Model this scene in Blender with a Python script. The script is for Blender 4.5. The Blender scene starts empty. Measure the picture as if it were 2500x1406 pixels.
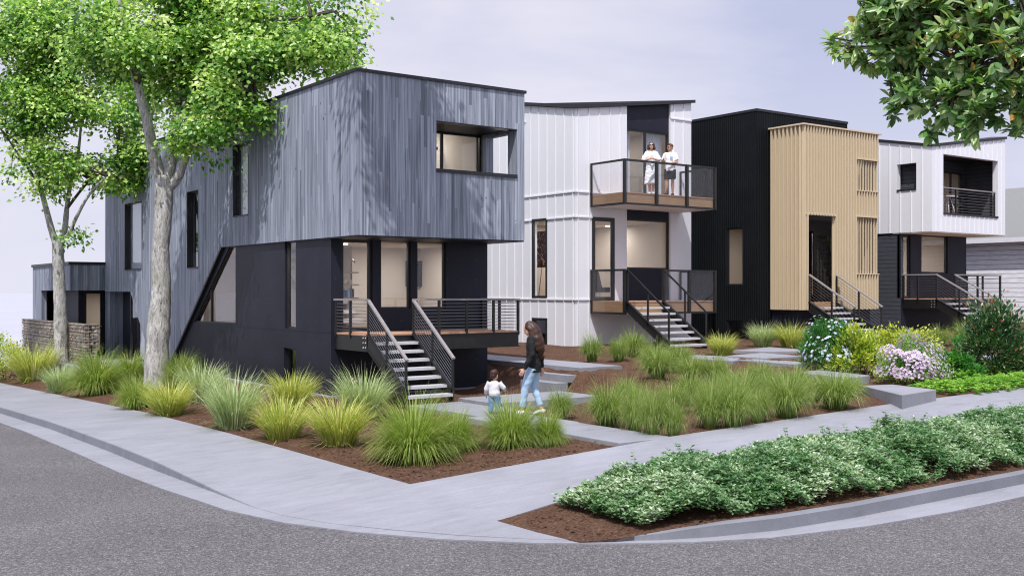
import bpy, bmesh, math, random
import numpy as np
from mathutils import Vector, Matrix, Euler
from mathutils.geometry import delaunay_2d_cdt
random.seed(7); rng = np.random.default_rng(11)
SC = bpy.context.scene; COL = SC.collection
PI = math.pi
# ------------------------------------------------------------------ survey: world x runs along the house fronts, y towards the back yards
FL, HX, HY = 2615.0, 1250.0, 712.0
TH = math.radians(36.0); RC, RS = math.cos(TH), math.sin(TH)
CAM = (-6.69, -11.33, 2.3)
RX = (RC, -RS); FW = (RS, RC)
def depth(s, t): return (s-CAM[0])*FW[0] + (t-CAM[1])*FW[1]
def S_(px, t):
    k = (px-HX)/FL; b = t-CAM[1]
    return (k*b*FW[1]-b*RX[1])/(RX[0]-k*FW[0]) + CAM[0]
def T_(px, s):
    k = (px-HX)/FL; a = s-CAM[0]
    return (a*RX[0]-k*a*FW[0])/(k*FW[1]-RX[1]) + CAM[1]
def Z_(py, s, t): return CAM[2]-(py-HY)*depth(s, t)/FL
def at(px, py, Y):
    X = (px-HX)/FL*Y
    return Vector((CAM[0]+X*RX[0]+Y*FW[0], CAM[1]+X*RX[1]+Y*FW[1], CAM[2]-(py-HY)*Y/FL))
def onz(px, py, z):
    return at(px, py, (CAM[2]-z)*FL/(py-HY))
def sm(x, a, b):
    k = min(1, max(0, (x-a)/(b-a))); return k*k*(3-2*k)
def zleft(t): return -.05+float(np.interp(t, [0, 6, 10, 16, 25, 40, 80], [0, -.01, -.06, -.23, -.48, -.9, -2]))
def bright_(s): return float(np.interp(s, [0, 4.4, 10, 14, 20, 30, 60], [0, .23, .385, .435, .5, .6, .8]))
def zhouse(s): return float(np.interp(s, [7.5, 8.05, 8.4, 14, 20, 27, 32, 60], [0.0, .17, .52, .64, .70, .92, 1.0, 1.3]))
def zf(s, t):
    if s <= 0: return zleft(max(t, 0))
    e = -.05+bright_(s)*min(1, max(0, 1+min(t, 0)/4.2))
    if t <= 0: return e
    k = sm(t, .3, 6.0)
    z = e*(1-k)+zhouse(s)*k
    w = sm(s, 0, 2.5)
    return zleft(t)*(1-w)+z*w
def ground(px, py):
    z = 0
    for i in range(40):
        p = onz(px, py, z); z = .5*z+.5*zf(p.x, p.y)
    p.z = zf(p.x, p.y); return p
# ------------------------------------------------------------------ objects
OFF = {}
def uvbox(me):
    n = len(me.polygons)
    if n == 0 or n > 60000: return
    uv = me.uv_layers.new(name='UVMap')
    co = np.empty(len(me.vertices)*3, np.float32); me.vertices.foreach_get('co', co); co = co.reshape(-1, 3)
    vi = np.empty(len(me.loops), np.int32); me.loops.foreach_get('vertex_index', vi)
    no = np.empty(n*3, np.float32); me.polygons.foreach_get('normal', no); no = np.abs(no.reshape(-1, 3))
    lt = np.empty(n, np.int32); me.polygons.foreach_get('loop_total', lt)
    no = np.repeat(no, lt, axis=0); c = co[vi]
    u = np.where(no[:, 0] > no[:, 1], c[:, 1], c[:, 0]); v = c[:, 2].copy()
    flat = no[:, 2] > .75
    u = np.where(flat, c[:, 0], u); v = np.where(flat, c[:, 1], v)
    uv.data.foreach_set('uv', np.stack([u, v], 1).astype(np.float32).ravel())
def root(name, label, cat, loc, group=None, rz=0):
    o = bpy.data.objects.new(name, None); COL.objects.link(o); o.location = loc; o.rotation_euler = (0, 0, rz)
    o.empty_display_size = .3
    o['label'] = label; o['category'] = cat
    if group: o['group'] = group
    OFF[o.name] = Vector(loc); return o
def tag(o, label, cat, group=None):
    o['label'] = label; o['category'] = cat
    if group: o['group'] = group
    return o
def link(name, me, mats, parent=None, loc=None, smooth=False):
    o = bpy.data.objects.new(name, me); COL.objects.link(o)
    for m in (mats if isinstance(mats, (list, tuple)) else [mats]): me.materials.append(m)
    if smooth:
        me.polygons.foreach_set('use_smooth', np.ones(len(me.polygons), bool))
    if parent is not None:
        o.parent = parent
    elif loc is not None: o.location = loc
    return o
def obj(name, bm, mats, parent=None, smooth=False, base=None):
    """bm holds world coordinates; the object is stored relative to its root."""
    bmesh.ops.recalc_face_normals(bm, faces=bm.faces[:])
    me = bpy.data.meshes.new(name); bm.to_mesh(me); bm.free()
    uvbox(me)
    off = OFF[parent.name] if parent is not None else (Vector(base) if base is not None else Vector((0, 0, 0)))
    me.transform(Matrix.Translation(-off))
    o = link(name, me, mats, parent, off if parent is None else None, smooth)
    OFF[o.name] = off
    return o
def npmesh(name, V, F, attr=None):
    me = bpy.data.meshes.new(name); V = np.asarray(V, np.float32); F = np.asarray(F, np.int32); k = F.shape[1]
    me.vertices.add(len(V)); me.vertices.foreach_set('co', V.ravel())
    me.loops.add(F.size); me.loops.foreach_set('vertex_index', F.ravel())
    me.polygons.add(len(F)); me.polygons.foreach_set('loop_start', np.arange(0, F.size, k, dtype=np.int32))
    me.polygons.foreach_set('loop_total', np.full(len(F), k, np.int32))
    me.update(calc_edges=True)
    if attr is not None:
        a = me.color_attributes.new('tint', 'FLOAT_COLOR', 'POINT')
        c = np.ones((len(V), 4), np.float32); c[:, :attr.shape[1]] = attr
        a.data.foreach_set('color', c.ravel())
    return me
def BM(): return bmesh.new()
def box(bm, x0, x1, y0, y1, z0, z1, mi=0):
    x0, x1 = min(x0, x1), max(x0, x1); y0, y1 = min(y0, y1), max(y0, y1); z0, z1 = min(z0, z1), max(z0, z1)
    v = [bm.verts.new((x, y, z)) for z in (z0, z1) for y in (y0, y1) for x in (x0, x1)]
    for q in ((0, 2, 3, 1), (4, 5, 7, 6), (0, 1, 5, 4), (2, 6, 7, 3), (0, 4, 6, 2), (1, 3, 7, 5)):
        f = bm.faces.new([v[i] for i in q]); f.material_index = mi
def hexa(bm, b, t, mi=0):
    v = [bm.verts.new(p) for p in list(b)+list(t)]; n = len(b)
    bm.faces.new(v[:n][::-1]).material_index = mi; bm.faces.new(v[n:]).material_index = mi
    for i in range(n):
        j = (i+1) % n
        bm.faces.new((v[i], v[j], v[n+j], v[n+i])).material_index = mi
def bar(bm, p, q, w, h, up=(0, 0, 1), mi=0):
    p, q = Vector(p), Vector(q); d = (q-p).normalized(); upv = Vector(up)
    if abs(d.dot(upv)) > .98: upv = Vector((0, 1, 0))
    a = d.cross(upv).normalized()*w/2; b = a.cross(d).normalized()*h/2
    hexa(bm, [p-a-b, p+a-b, p+a+b, p-a+b], [q-a-b, q+a-b, q+a+b, q-a+b], mi)
def tube(bm, pts, rad, n=8, mi=0, cap=True):
    pts = [Vector(p) for p in pts]; rings = []
    prev = None
    for i, p in enumerate(pts):
        d = (pts[min(i+1, len(pts)-1)]-pts[max(i-1, 0)]).normalized()
        if prev is None: a = d.orthogonal().normalized()
        else:
            a = prev-d*prev.dot(d); a = a.normalized() if a.length > 1e-6 else d.orthogonal().normalized()
        prev = a; b = d.cross(a)
        r = rad[i] if isinstance(rad, (list, tuple)) else rad
        rings.append([bm.verts.new(p+(a*math.cos(2*PI*k/n)+b*math.sin(2*PI*k/n))*r) for k in range(n)])
    for i in range(len(rings)-1):
        for k in range(n):
            f = bm.faces.new((rings[i][k], rings[i][(k+1) % n], rings[i+1][(k+1) % n], rings[i+1][k])); f.material_index = mi; f.smooth = True
    if cap:
        bm.faces.new(rings[0][::-1]).material_index = mi; bm.faces.new(rings[-1]).material_index = mi
def inpoly(p, P):
    x, y = p; c = False; n = len(P)
    for i in range(n):
        x1, y1 = P[i]; x2, y2 = P[(i+1) % n]
        if (y1 > y) != (y2 > y) and x < (x2-x1)*(y-y1)/(y2-y1)+x1: c = not c
    return c
def wall(bm, kind, c, poly, holes=(), th=.2, mi=0, rev=None, sign=-1):
    """Slab of outline poly (along, height) on plane x=c ('S') or y=c ('T'); outward is sign along the axis."""
    if rev is None: rev = mi
    def P(a, z, d): return (c-sign*d, a, z) if kind == 'S' else (a, c-sign*d, z)
    loops = [list(poly)]+[list(h) for h in holes]
    vs, es = [], []
    for L in loops:
        b = len(vs); vs += [Vector(p) for p in L]; es += [(b+i, b+(i+1) % len(L)) for i in range(len(L))]
    r = delaunay_2d_cdt(vs, es, [], 0, 1e-5)
    for d, flip in ((0, False), (th, True)):
        V = {}
        for tri in r[2]:
            cx = sum(r[0][i][0] for i in tri)/3; cy = sum(r[0][i][1] for i in tri)/3
            if not inpoly((cx, cy), poly) or any(inpoly((cx, cy), h) for h in holes): continue
            q = []
            for i in tri:
                if i not in V: V[i] = bm.verts.new(P(r[0][i][0], r[0][i][1], d))
                q.append(V[i])
            try: bm.faces.new(q).material_index = mi if d == 0 else rev
            except ValueError: pass
    for k, L in enumerate(loops):
        f0 = [bm.verts.new(P(a, z, 0)) for a, z in L]; f1 = [bm.verts.new(P(a, z, th)) for a, z in L]
        for i in range(len(L)):
            j = (i+1) % len(L)
            bm.faces.new((f0[i], f0[j], f1[j], f1[i])).material_index = mi if k == 0 else rev
    bmesh.ops.remove_doubles(bm, verts=bm.verts[:], dist=1e-5)
def rect(a0, a1, z0, z1): return [(a0, z0), (a1, z0), (a1, z1), (a0, z1)]
def pbox(bm, kind, c, a0, a1, z0, z1, d0, d1, mi=0, sign=-1):
    """box on a wall plane, from depth d0 to d1 behind the face (negative = proud)"""
    x0, x1 = c-sign*d0, c-sign*d1
    if kind == 'S': box(bm, x0, x1, a0, a1, z0, z1, mi)
    else: box(bm, a0, a1, x0, x1, z0, z1, mi)
def window(par, kind, c, a0, a1, z0, z1, inset=.12, fw=.05, fm=None, mull=(), hbar=(), name='window', sign=-1, gm=None):
    bm = BM(); d0, d1 = inset, inset+.07
    pbox(bm, kind, c, a0, a0+fw, z0, z1, d0, d1, sign=sign); pbox(bm, kind, c, a1-fw, a1, z0, z1, d0, d1, sign=sign)
    pbox(bm, kind, c, a0+fw, a1-fw, z0, z0+fw, d0+.002, d1-.002, sign=sign); pbox(bm, kind, c, a0+fw, a1-fw, z1-fw, z1, d0+.002, d1-.002, sign=sign)
    for m in mull: pbox(bm, kind, c, m-fw*.6, m+fw*.6, z0+fw, z1-fw, d0+.004, d1-.004, sign=sign)
    for m in hbar: pbox(bm, kind, c, a0+fw, a1-fw, m-fw*.5, m+fw*.5, d0+.005, d1-.005, sign=sign)
    w = obj(name, bm, fm or M['frame'], par)
    bm = BM(); x = c-sign*(d0+.034); q_ = rect(a0+fw*.6, a1-fw*.6, z0+fw*.6, z1-fw*.6)
    bm.faces.new([bm.verts.new((x, a, z) if kind == 'S' else (a, x, z)) for a, z in q_])
    obj('pane', bm, gm or M['glass'], w); return w
# ------------------------------------------------------------------ materials
M = {}
class G:
    def __init__(s, name):
        s.m = bpy.data.materials.new(name); s.m.use_nodes = True; s.t = s.m.node_tree; s.t.nodes.clear()
        s.out = s.t.nodes.new('ShaderNodeOutputMaterial')
    def n(s, ty, ins=None, **kw):
        x = s.t.nodes.new(ty)
        for k, v in kw.items(): setattr(x, k, v)
        for k, v in (ins or {}).items(): s.set(x, k, v)
        return x
    def set(s, x, k, v):
        i = x.inputs[k]
        if hasattr(v, 'outputs'): v = v.outputs[0]
        if hasattr(v, 'is_output') or isinstance(v, bpy.types.NodeSocket): s.t.links.new(v, i)
        else: i.default_value = v
    def math(s, op, a, b=0.0, c=0.0, clamp=False):
        x = s.n('ShaderNodeMath', {0: a, 1: b, 2: c}, operation=op); x.use_clamp = clamp; return x.outputs[0]
    def mix(s, f, a, b, bt='MIX'):
        x = s.n('ShaderNodeMix', data_type='RGBA', blend_type=bt)
        s.set(x, 0, f); s.set(x, 6, a); s.set(x, 7, b); return x.outputs[2]
    def ramp(s, f, st, interp='LINEAR'):
        x = s.n('ShaderNodeValToRGB', {0: f}); e = x.color_ramp; e.interpolation = interp
        while len(e.elements) < len(st): e.elements.new(.5)
        for el, (p, c) in zip(e.elements, st): el.position = p; el.color = c4(c)
        return x.outputs[0]
    def noise(s, vec, scale, detail=4, rough=.55, dist=0.0):
        x = s.n('ShaderNodeTexNoise', {'Scale': scale, 'Detail': detail, 'Roughness': rough, 'Distortion': dist})
        if vec is not None: s.set(x, 'Vector', vec)
        return x.outputs[0]
    def obj(s): return s.n('ShaderNodeTexCoord').outputs['Object']
    def uv(s): return s.n('ShaderNodeTexCoord').outputs['UV']
    def vmul(s, v, k): return s.n('ShaderNodeVectorMath', {0: v, 1: k}, operation='MULTIPLY').outputs[0]
    def bump(s, h, st=.3, d=.02): return s.n('ShaderNodeBump', {'Height': h, 'Strength': st, 'Distance': d}).outputs[0]
    def pbr(s, col, rough=.6, spec=.5, metal=0., nor=None, **kw):
        p = s.n('ShaderNodeBsdfPrincipled', {'Roughness': rough, 'Specular IOR Level': spec, 'Metallic': metal})
        s.set(p, 'Base Color', c4(col) if isinstance(col, tuple) else col)
        if nor is not None: s.set(p, 'Normal', nor)
        for k, v in kw.items(): s.set(p, k, v)
        return p
    def end(s, sh, key):
        s.t.links.new(sh.outputs[0], s.out.inputs[0]); M[key] = s.m; return s.m
def c4(c): return tuple(c)+(1.,) if len(c) == 3 else tuple(c)
def plain(key, col, rough=.6, var=.12, scale=6., spec=.4, metal=0., bump=.05, stretch=(1, 1, 1)):
    g = G(key); o = g.vmul(g.obj(), stretch)
    n = g.noise(o, scale, 5); n2 = g.noise(o, scale*9, 3)
    f = g.math('ADD', g.math('MULTIPLY', n, .7), g.math('MULTIPLY', n2, .3))
    lo = tuple(x*(1-var) for x in col); hi = tuple(min(1, x*(1+var)) for x in col)
    cc = g.ramp(f, [(.3, lo), (.7, hi)])
    g.end(g.pbr(cc, rough, spec, metal, g.bump(n2, bump, .01)), key)
def build_materials():
    # weathered vertical grey-blue boards
    g = G('weathered_boards'); uv = g.uv(); sp = g.n('ShaderNodeSeparateXYZ', {0: uv}); u, v = sp.outputs[0], sp.outputs[1]
    w = .078
    ub = g.math('DIVIDE', u, w); bi = g.math('FLOOR', ub); fr = g.math('FRACT', ub)
    r1 = g.n('ShaderNodeTexWhiteNoise', {'W': bi}, noise_dimensions='1D').outputs[0]
    seg = g.math('FLOOR', g.math('DIVIDE', g.math('ADD', v, g.math('MULTIPLY', r1, 9.)), 2.3))
    cv = g.n('ShaderNodeCombineXYZ', {0: bi, 1: seg}); r2 = g.n('ShaderNodeTexWhiteNoise', {'Vector': cv}, noise_dimensions='3D').outputs[0]
    gv = g.n('ShaderNodeCombineXYZ', {0: g.math('MULTIPLY', u, 30.), 1: g.math('MULTIPLY', v, .55), 2: g.math('MULTIPLY', r2, 30.)})
    gr = g.noise(gv, 1.0, 6, .62, .4)
    big = g.noise(g.n('ShaderNodeCombineXYZ', {0: g.math('MULTIPLY', u, 3.), 1: g.math('MULTIPLY', v, .5)}), 1., 3)
    base = g.ramp(r2, [(0, (.17, .19, .23)), (.08, (.24, .265, .32)), (.45, (.285, .312, .372)), (.85, (.325, .353, .418)), (1, (.37, .40, .465))])
    base = g.mix(1., base, g.ramp(gr, [(.30, (.36, .37, .40)), (.48, (.88, .89, .9)), (.68, (1.28, 1.28, 1.28))]), 'MULTIPLY')
    base = g.mix(.6, base, g.ramp(big, [(.3, (.7, .7, .72)), (.7, (1.15, 1.15, 1.15))]), 'MULTIPLY')
    vo = g.n('ShaderNodeTexVoronoi', {'Vector': g.n('ShaderNodeCombineXYZ', {0: g.math('MULTIPLY', u, 2.1), 1: g.math('MULTIPLY', v, 1.2)}), 'Scale': 1.})
    base = g.mix(g.math('MULTIPLY', g.math('LESS_THAN', vo.outputs['Distance'], .042), .75), base, (.03, .033, .045, 1))
    groove = g.math('LESS_THAN', fr, .07)
    base = g.mix(g.math('MULTIPLY', groove, .6), base, (.03, .035, .05, 1))
    ht = g.math('SUBTRACT', g.math('MULTIPLY', gr, .4), groove)
    g.end(g.pbr(base, .75, .25, 0, g.bump(ht, .5, .01)), 'boards')
    # white standing seam / painted panels
    plain('white', (.735, .74, .775), .42, .035, 1.2, .4, 0, .03, (1, 1, .3))
    plain('white_smooth', (.68, .68, .73), .55, .03, 2., .3)
    plain('black_trim', (.018, .019, .024), .45, .15, 5., .4)
    plain('frame', (.014, .014, .016), .4, .15, 5., .45)
    plain('steel_black', (.0115, .0118, .0125), .42, .2, 8., .5)
    plain('rail_wood', (.25, .232, .232), .6, .18, 3., .3, 0, .1, (1, 9, 9))
    plain('tread', (.47, .47, .485), .7, .12, 7., .25, 0, .15)
    plain('deck_wood', (.47, .27, .17), .6, .22, 3., .3, 0, .1, (1, 12, 12))
    plain('fascia_wood', (.36, .215, .115), .6, .25, 2.5, .3, 0, .1, (1, 1, 14))
    plain('interior', (.62, .565, .51), .8, .03, 2., .2)
    plain('interior_floor', (.38, .24, .15), .5, .2, 3., .4, 0, .05, (1, 8, 1))
    plain('tan', (.59, .487, .335), .65, .05, 3., .25, 0, .05, (6, 6, .6))
    plain('tan_shade', (.40, .325, .225), .7, .08, 3.)  # darker tan: shade inside the fin screen put into the colour
    plain('wire', (.22, .22, .23), .35, .1, 10., .5, .8)
    plain('bolt', (.55, .55, .56), .3, .1, 10., .6, .7)
    plain('tv', (.012, .014, .017), .25, .2, 4., .5)
    plain('paper', (.75, .72, .68), .8, .15, 40., .2)
    plain('leather', (.05, .022, .015), .45, .3, 8., .4)
    plain('curtain', (.62, .65, .72), .85, .08, 10., .2)
    plain('fascia_white', (.70, .70, .74), .5, .04, 3., .3)
    plain('shingle', (.20, .205, .20), .85, .3, 26., .2, 0, .3, (1, 1, 3))
    plain('shade_grey', (.30, .30, .31), .8, .1, 4)
    # fibre cement panels with fixings
    g = G('fibre_cement'); uv = g.uv(); sp = g.n('ShaderNodeSeparateXYZ', {0: uv}); u, v = sp.outputs[0], sp.outputs[1]
    du = g.math('SUBTRACT', g.math('FRACT', g.math('DIVIDE', u, .41)), .5); dv = g.math('SUBTRACT', g.math('FRACT', g.math('DIVIDE', v, .47)), .5)
    rr = g.math('ADD', g.math('MULTIPLY', du, du), g.math('MULTIPLY', dv, dv)); dot = g.math('LESS_THAN', rr, .0009)
    n = g.noise(g.obj(), 1.4, 6); n2 = g.noise(g.obj(), 50., 3)
    cc = g.ramp(n, [(.3, (.0125, .014, .024)), (.7, (.019, .021, .034))])
    cc = g.mix(g.math('MULTIPLY', dot, .5), cc, (.12, .12, .14, 1))
    g.end(g.pbr(cc, .5, .22, 0, g.bump(n2, .06, .004)), 'fibre')
    # corrugated dark metal
    g = G('corrugated_metal'); sp = g.n('ShaderNodeSeparateXYZ', {0: g.uv()}); u, v = sp.outputs[0], sp.outputs[1]
    wv = g.math('ADD', g.math('MULTIPLY', g.math('SINE', g.math('MULTIPLY', u, 2*PI/.085)), .5), .5)
    n = g.noise(g.obj(), 1.1, 5)
    cc = g.mix(1., g.ramp(n, [(.3, (.006, .0075, .009)), (.7, (.010, .012, .014))]), g.ramp(wv, [(0, (.45, .45, .45)), (.6, (1, 1, 1)), (1, (1.5, 1.5, 1.5))]), 'MULTIPLY')
    g.end(g.pbr(cc, .6, .1, .0, g.bump(wv, .8, .02)), 'corrugated')
    # lap siding
    for key, col, pitch in (('lap_dark', (.045, .049, .06), .15), ('lap_white', (.66, .66, .71), .19)):
        g = G(key); sp = g.n('ShaderNodeSeparateXYZ', {0: g.uv()}); v = g.math('FRACT', g.math('DIVIDE', sp.outputs[1], pitch))
        n = g.noise(g.vmul(g.obj(), (1, 1, 6)), 3., 4)
        cc = g.mix(1., c4(col), g.ramp(n, [(.3, (.85,)*3), (.7, (1.15,)*3)]), 'MULTIPLY')
        cc = g.mix(g.math('GREATER_THAN', v, .90), cc, c4(tuple(x*.22 for x in col)))
        g.end(g.pbr(cc, .55, .3, 0, g.bump(g.math('SUBTRACT', 1., v), .9, .03)), key)
    # glass
    g = G('glass'); fr = g.math('ADD', g.math('MULTIPLY', g.math('POWER', g.n('ShaderNodeLayerWeight', {'Blend': .5}).outputs['Facing'], 4.), .85), .05)
    fr = g.math('ADD', g.math('MULTIPLY', fr, 1.0), .02, clamp=True)
    wob = g.bump(g.noise(g.obj(), .8, 1), .03, .05)
    ms = g.n('ShaderNodeMixShader', {0: fr, 1: g.n('ShaderNodeBsdfTransparent', {0: (.93, .95, .95, 1)}), 2: g.n('ShaderNodeBsdfGlossy', {'Color': (.95, .97, 1, 1), 'Roughness': .01, 'Normal': wob})})
    g.end(ms, 'glass')
    # guard glass, slightly milky
    g = G('guard_glass'); fr = g.math('ADD', g.math('MULTIPLY', g.math('POWER', g.n('ShaderNodeLayerWeight', {'Blend': .5}).outputs['Facing'], 4.), .7), .04, clamp=True)
    tr = g.n('ShaderNodeMixShader', {0: .018, 1: g.n('ShaderNodeBsdfTransparent', {0: (.86, .88, .89, 1)}), 2: g.n('ShaderNodeBsdfDiffuse', {0: (.5, .5, .52, 1)})})
    g.end(g.n('ShaderNodeMixShader', {0: fr, 1: tr, 2: g.n('ShaderNodeBsdfGlossy', {'Color': (.9, .9, .95, 1), 'Roughness': .02})}), 'guard_glass')
    # concrete
    for key, col in (('concrete', (.248, .251, .280)), ('kerb_concrete', (.195, .20, .228)), ('slab_concrete', (.245, .248, .276))):
        g = G(key); o = g.obj()
        n1 = g.noise(g.vmul(o, (1, 1, 1)), .55, 6, .6, .3); n2 = g.noise(g.vmul(o, (.5, 2.2, 1)), 2.2, 7, .68, 1.2); n3 = g.noise(o, 38., 4); n4 = g.noise(o, 150., 2)
        f = g.math('ADD', g.math('ADD', g.math('MULTIPLY', n1, .34), g.math('MULTIPLY', n2, .38)), g.math('ADD', g.math('MULTIPLY', n3, .18), g.math('MULTIPLY', n4, .10)))
        cc = g.ramp(f, [(.34, tuple(x*.62 for x in col)), (.44, tuple(x*.92 for x in col)), (.56, tuple(x*1.10 for x in col)), (.68, tuple(x*1.28 for x in col))])
        g.end(g.pbr(cc, .8, .25, 0, g.bump(n3, .12, .01)), key)
    # asphalt
    g = G('asphalt'); o = g.obj()
    n1 = g.noise(o, 82., 2, .6); n2 = g.noise(o, 36., 2, .6); n3 = g.noise(o, .5, 4)
    vo = g.n('ShaderNodeTexVoronoi', {'Vector': o, 'Scale': 55.})
    f = g.math('ADD', g.math('MULTIPLY', n1, .6), g.math('MULTIPLY', n2, .4))
    cc = g.ramp(f, [(.37, (.045, .042, .044)), (.47, (.105, .099, .102)), (.55, (.175, .167, .171)), (.65, (.46, .445, .45))])
    cc = g.mix(.3, cc, g.ramp(vo.outputs['Color'], [(0, (.08, .073, .077)), (.7, (.17, .157, .163)), (1, (.38, .36, .37))]))
    cc = g.mix(1., cc, g.ramp(n3, [(.3, (.70,.70,.71)), (.7, (.88,.88,.88))]), 'MULTIPLY')
    g.end(g.pbr(cc, .9, .2, 0, g.bump(f, .5, .01)), 'asphalt')
    # bark mulch
    g = G('bark_mulch'); o = g.obj()
    n1 = g.noise(g.vmul(o, (1, 1.6, 1)), 30., 5, .75, 1.5); n2 = g.noise(o, 3., 4); vo = g.n('ShaderNodeTexVoronoi', {'Vector': g.vmul(o, (1, 2.2, 1)), 'Scale': 24.}, feature='F1')
    f = g.math('ADD', g.math('MULTIPLY', n1, .65), g.math('MULTIPLY', vo.outputs['Distance'], .35))
    cc = g.ramp(f, [(.34, (.018, .010, .007)), (.48, (.085, .047, .031)), (.58, (.15, .085, .055)), (.7, (.27, .165, .11))])
    cc = g.mix(.45, cc, g.ramp(n2, [(.3, (.06, .03, .02)), (.7, (.15, .085, .055))]))
    g.end(g.pbr(cc, .95, .1, 0, g.bump(f, .9, .03)), 'mulch')
    # far ground, coloured pale to stand in for haze
    plain('pale_ground', (.375, .38, .43), .9, .06, .05, .1)
    # sandstone for gabion
    g = G('gabion_stone'); o = g.obj(); a = g.n('ShaderNodeAttribute', attribute_name='tint').outputs[0]
    sp = g.n('ShaderNodeSeparateColor', {0: a}).outputs[0]
    cc = g.ramp(sp, [(0, (.16, .13, .10)), (.4, (.30, .26, .21)), (.7, (.36, .27, .16)), (1, (.46, .42, .37))])
    cc = g.mix(1., cc, g.ramp(g.noise(o, 12., 6, .7), [(.3, (.5,)*3), (.7, (1.25,)*3)]), 'MULTIPLY')
    g.end(g.pbr(cc, .85, .2, 0, g.bump(g.noise(o, 20., 5), .4, .02)), 'stone')
    # bark
    g = G('bark'); o = g.obj(); ov = g.vmul(o, (1, 1, .28))
    n1 = g.noise(ov, 9., 7, .72, 1.1); n2 = g.noise(o, 1.3, 4); n3 = g.noise(ov, 34., 4, .7)
    f = g.math('ADD', g.math('MULTIPLY', n1, .6), g.math('MULTIPLY', n3, .4))
    cc = g.ramp(f, [(.36, (.06, .055, .047)), (.45, (.30, .29, .27)), (.56, (.52, .51, .485)), (.68, (.74, .73, .70))])
    cc = g.mix(g.ramp(n2, [(.52, (0,)*3), (.66, (.5,)*3)]), cc, (.17, .18, .10, 1))
    g.end(g.pbr(cc, .9, .15, 0, g.bump(f, .9, .05)), 'bark')
    plain('branch', (.085, .07, .055), .9, .3, 9., .2, 0, .4)
    # leaves and blades: 'tint' r = random per leaf plus paler outer leaves, g = along the leaf, b = shade painted into the colour, darker low and inside clumps
    def leaf(key, stops, rough=.45, spec=.4, trans=.35, tcol=None, tip=None, stripe=None):
        g = G(key); a = g.n('ShaderNodeAttribute', attribute_name='tint'); sp = g.n('ShaderNodeSeparateColor', {0: a.outputs[0]})
        cc = g.ramp(sp.outputs[0], stops)
        if tip: cc = g.mix(g.ramp(sp.outputs[1], [(tip[0], (0,)*3), (tip[1], (1,)*3)]), cc, c4(tip[2]))
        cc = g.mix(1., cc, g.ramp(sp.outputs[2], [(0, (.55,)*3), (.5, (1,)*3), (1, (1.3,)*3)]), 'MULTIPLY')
        p = g.pbr(cc, rough, spec)
        tc = g.mix(1., cc, c4(tcol or (1.5, 1.6, .7)), 'MULTIPLY')
        g.end(g.n('ShaderNodeMixShader', {0: trans, 1: p, 2: g.n('ShaderNodeBsdfTranslucent', {0: tc})}), key)
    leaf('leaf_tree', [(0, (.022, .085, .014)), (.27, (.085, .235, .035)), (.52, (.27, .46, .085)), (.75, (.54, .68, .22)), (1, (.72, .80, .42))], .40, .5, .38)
    leaf('leaf_magnolia', [(0, (.055, .15, .045)), (.4, (.20, .37, .12)), (.72, (.48, .58, .30)), (.92, (.36, .40, .13)), (1, (.42, .25, .08))], .27, .8, .3)
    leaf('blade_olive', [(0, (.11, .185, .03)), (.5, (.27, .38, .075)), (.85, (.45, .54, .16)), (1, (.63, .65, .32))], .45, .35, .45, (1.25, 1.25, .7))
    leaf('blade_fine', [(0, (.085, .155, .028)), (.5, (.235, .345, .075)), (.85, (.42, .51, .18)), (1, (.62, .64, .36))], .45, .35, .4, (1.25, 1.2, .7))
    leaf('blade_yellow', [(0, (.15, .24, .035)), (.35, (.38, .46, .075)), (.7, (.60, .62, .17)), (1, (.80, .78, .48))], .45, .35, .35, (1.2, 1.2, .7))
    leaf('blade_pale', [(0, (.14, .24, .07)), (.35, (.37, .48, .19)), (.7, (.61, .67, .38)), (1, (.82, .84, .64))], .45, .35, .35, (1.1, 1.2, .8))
    leaf('leaf_cover', [(0, (.025, .085, .022)), (.35, (.085, .20, .07)), (.62, (.21, .33, .17)), (.84, (.40, .48, .34)), (1, (.60, .65, .54))], .5, .35, .25)
    leaf('leaf_lime', [(0, (.05, .15, .02)), (.5, (.13, .31, .04)), (1, (.33, .50, .10))], .5, .3, .35)
    leaf('leaf_gold', [(0, (.06, .14, .016)), (.3, (.17, .29, .03)), (.6, (.42, .48, .07)), (1, (.72, .70, .20))], .5, .3, .3)
    leaf('leaf_fresh', [(0, (.022, .09, .02)), (.5, (.05, .20, .04)), (1, (.14, .33, .08))], .5, .3, .35)
    leaf('leaf_dark', [(0, (.018, .05, .02)), (.55, (.04, .11, .035)), (.85, (.12, .20, .08)), (.93, (.30, .34, .24)), (1, (.28, .09, .06))], .35, .5, .2)
    leaf('petal_blue', [(0, (.55, .62, .80)), (1, (.80, .84, .95))], .6, .2, .3, (1, 1, 1))
    leaf('petal_pink', [(0, (.52, .36, .55)), (.5, (.68, .54, .70)), (1, (.84, .76, .83))], .6, .2, .3, (1, 1, 1))
    leaf('petal_red', [(0, (.45, .02, .03)), (1, (.68, .07, .06))], .6, .2, .3, (1, 1, 1))
    # people
    for k, c, r in (('skin', (.56, .34, .25), .5), ('skin_tan', (.50, .28, .19), .5), ('hair_brown', (.045, .020, .014), .45), ('hair_dark', (.035, .024, .02), .5), ('hair_auburn', (.10, .045, .022), .5),
                    ('jumper_black', (.010, .011, .012), .8), ('denim_pale', (.36, .50, .66), .8), ('denim_blue', (.10, .22, .42), .8), ('top_grey', (.62, .61, .64), .85), ('cloth_white', (.80, .80, .83), .8),
                    ('shorts_black', (.012, .012, .014), .8), ('shoe_white', (.72, .71, .70), .6), ('shoe_black', (.02, .02, .025), .6), ('lens', (.006, .006, .007), .15), ('lip', (.42, .13, .11), .5), ('print_blue', (.30, .40, .50), .8)):
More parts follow.
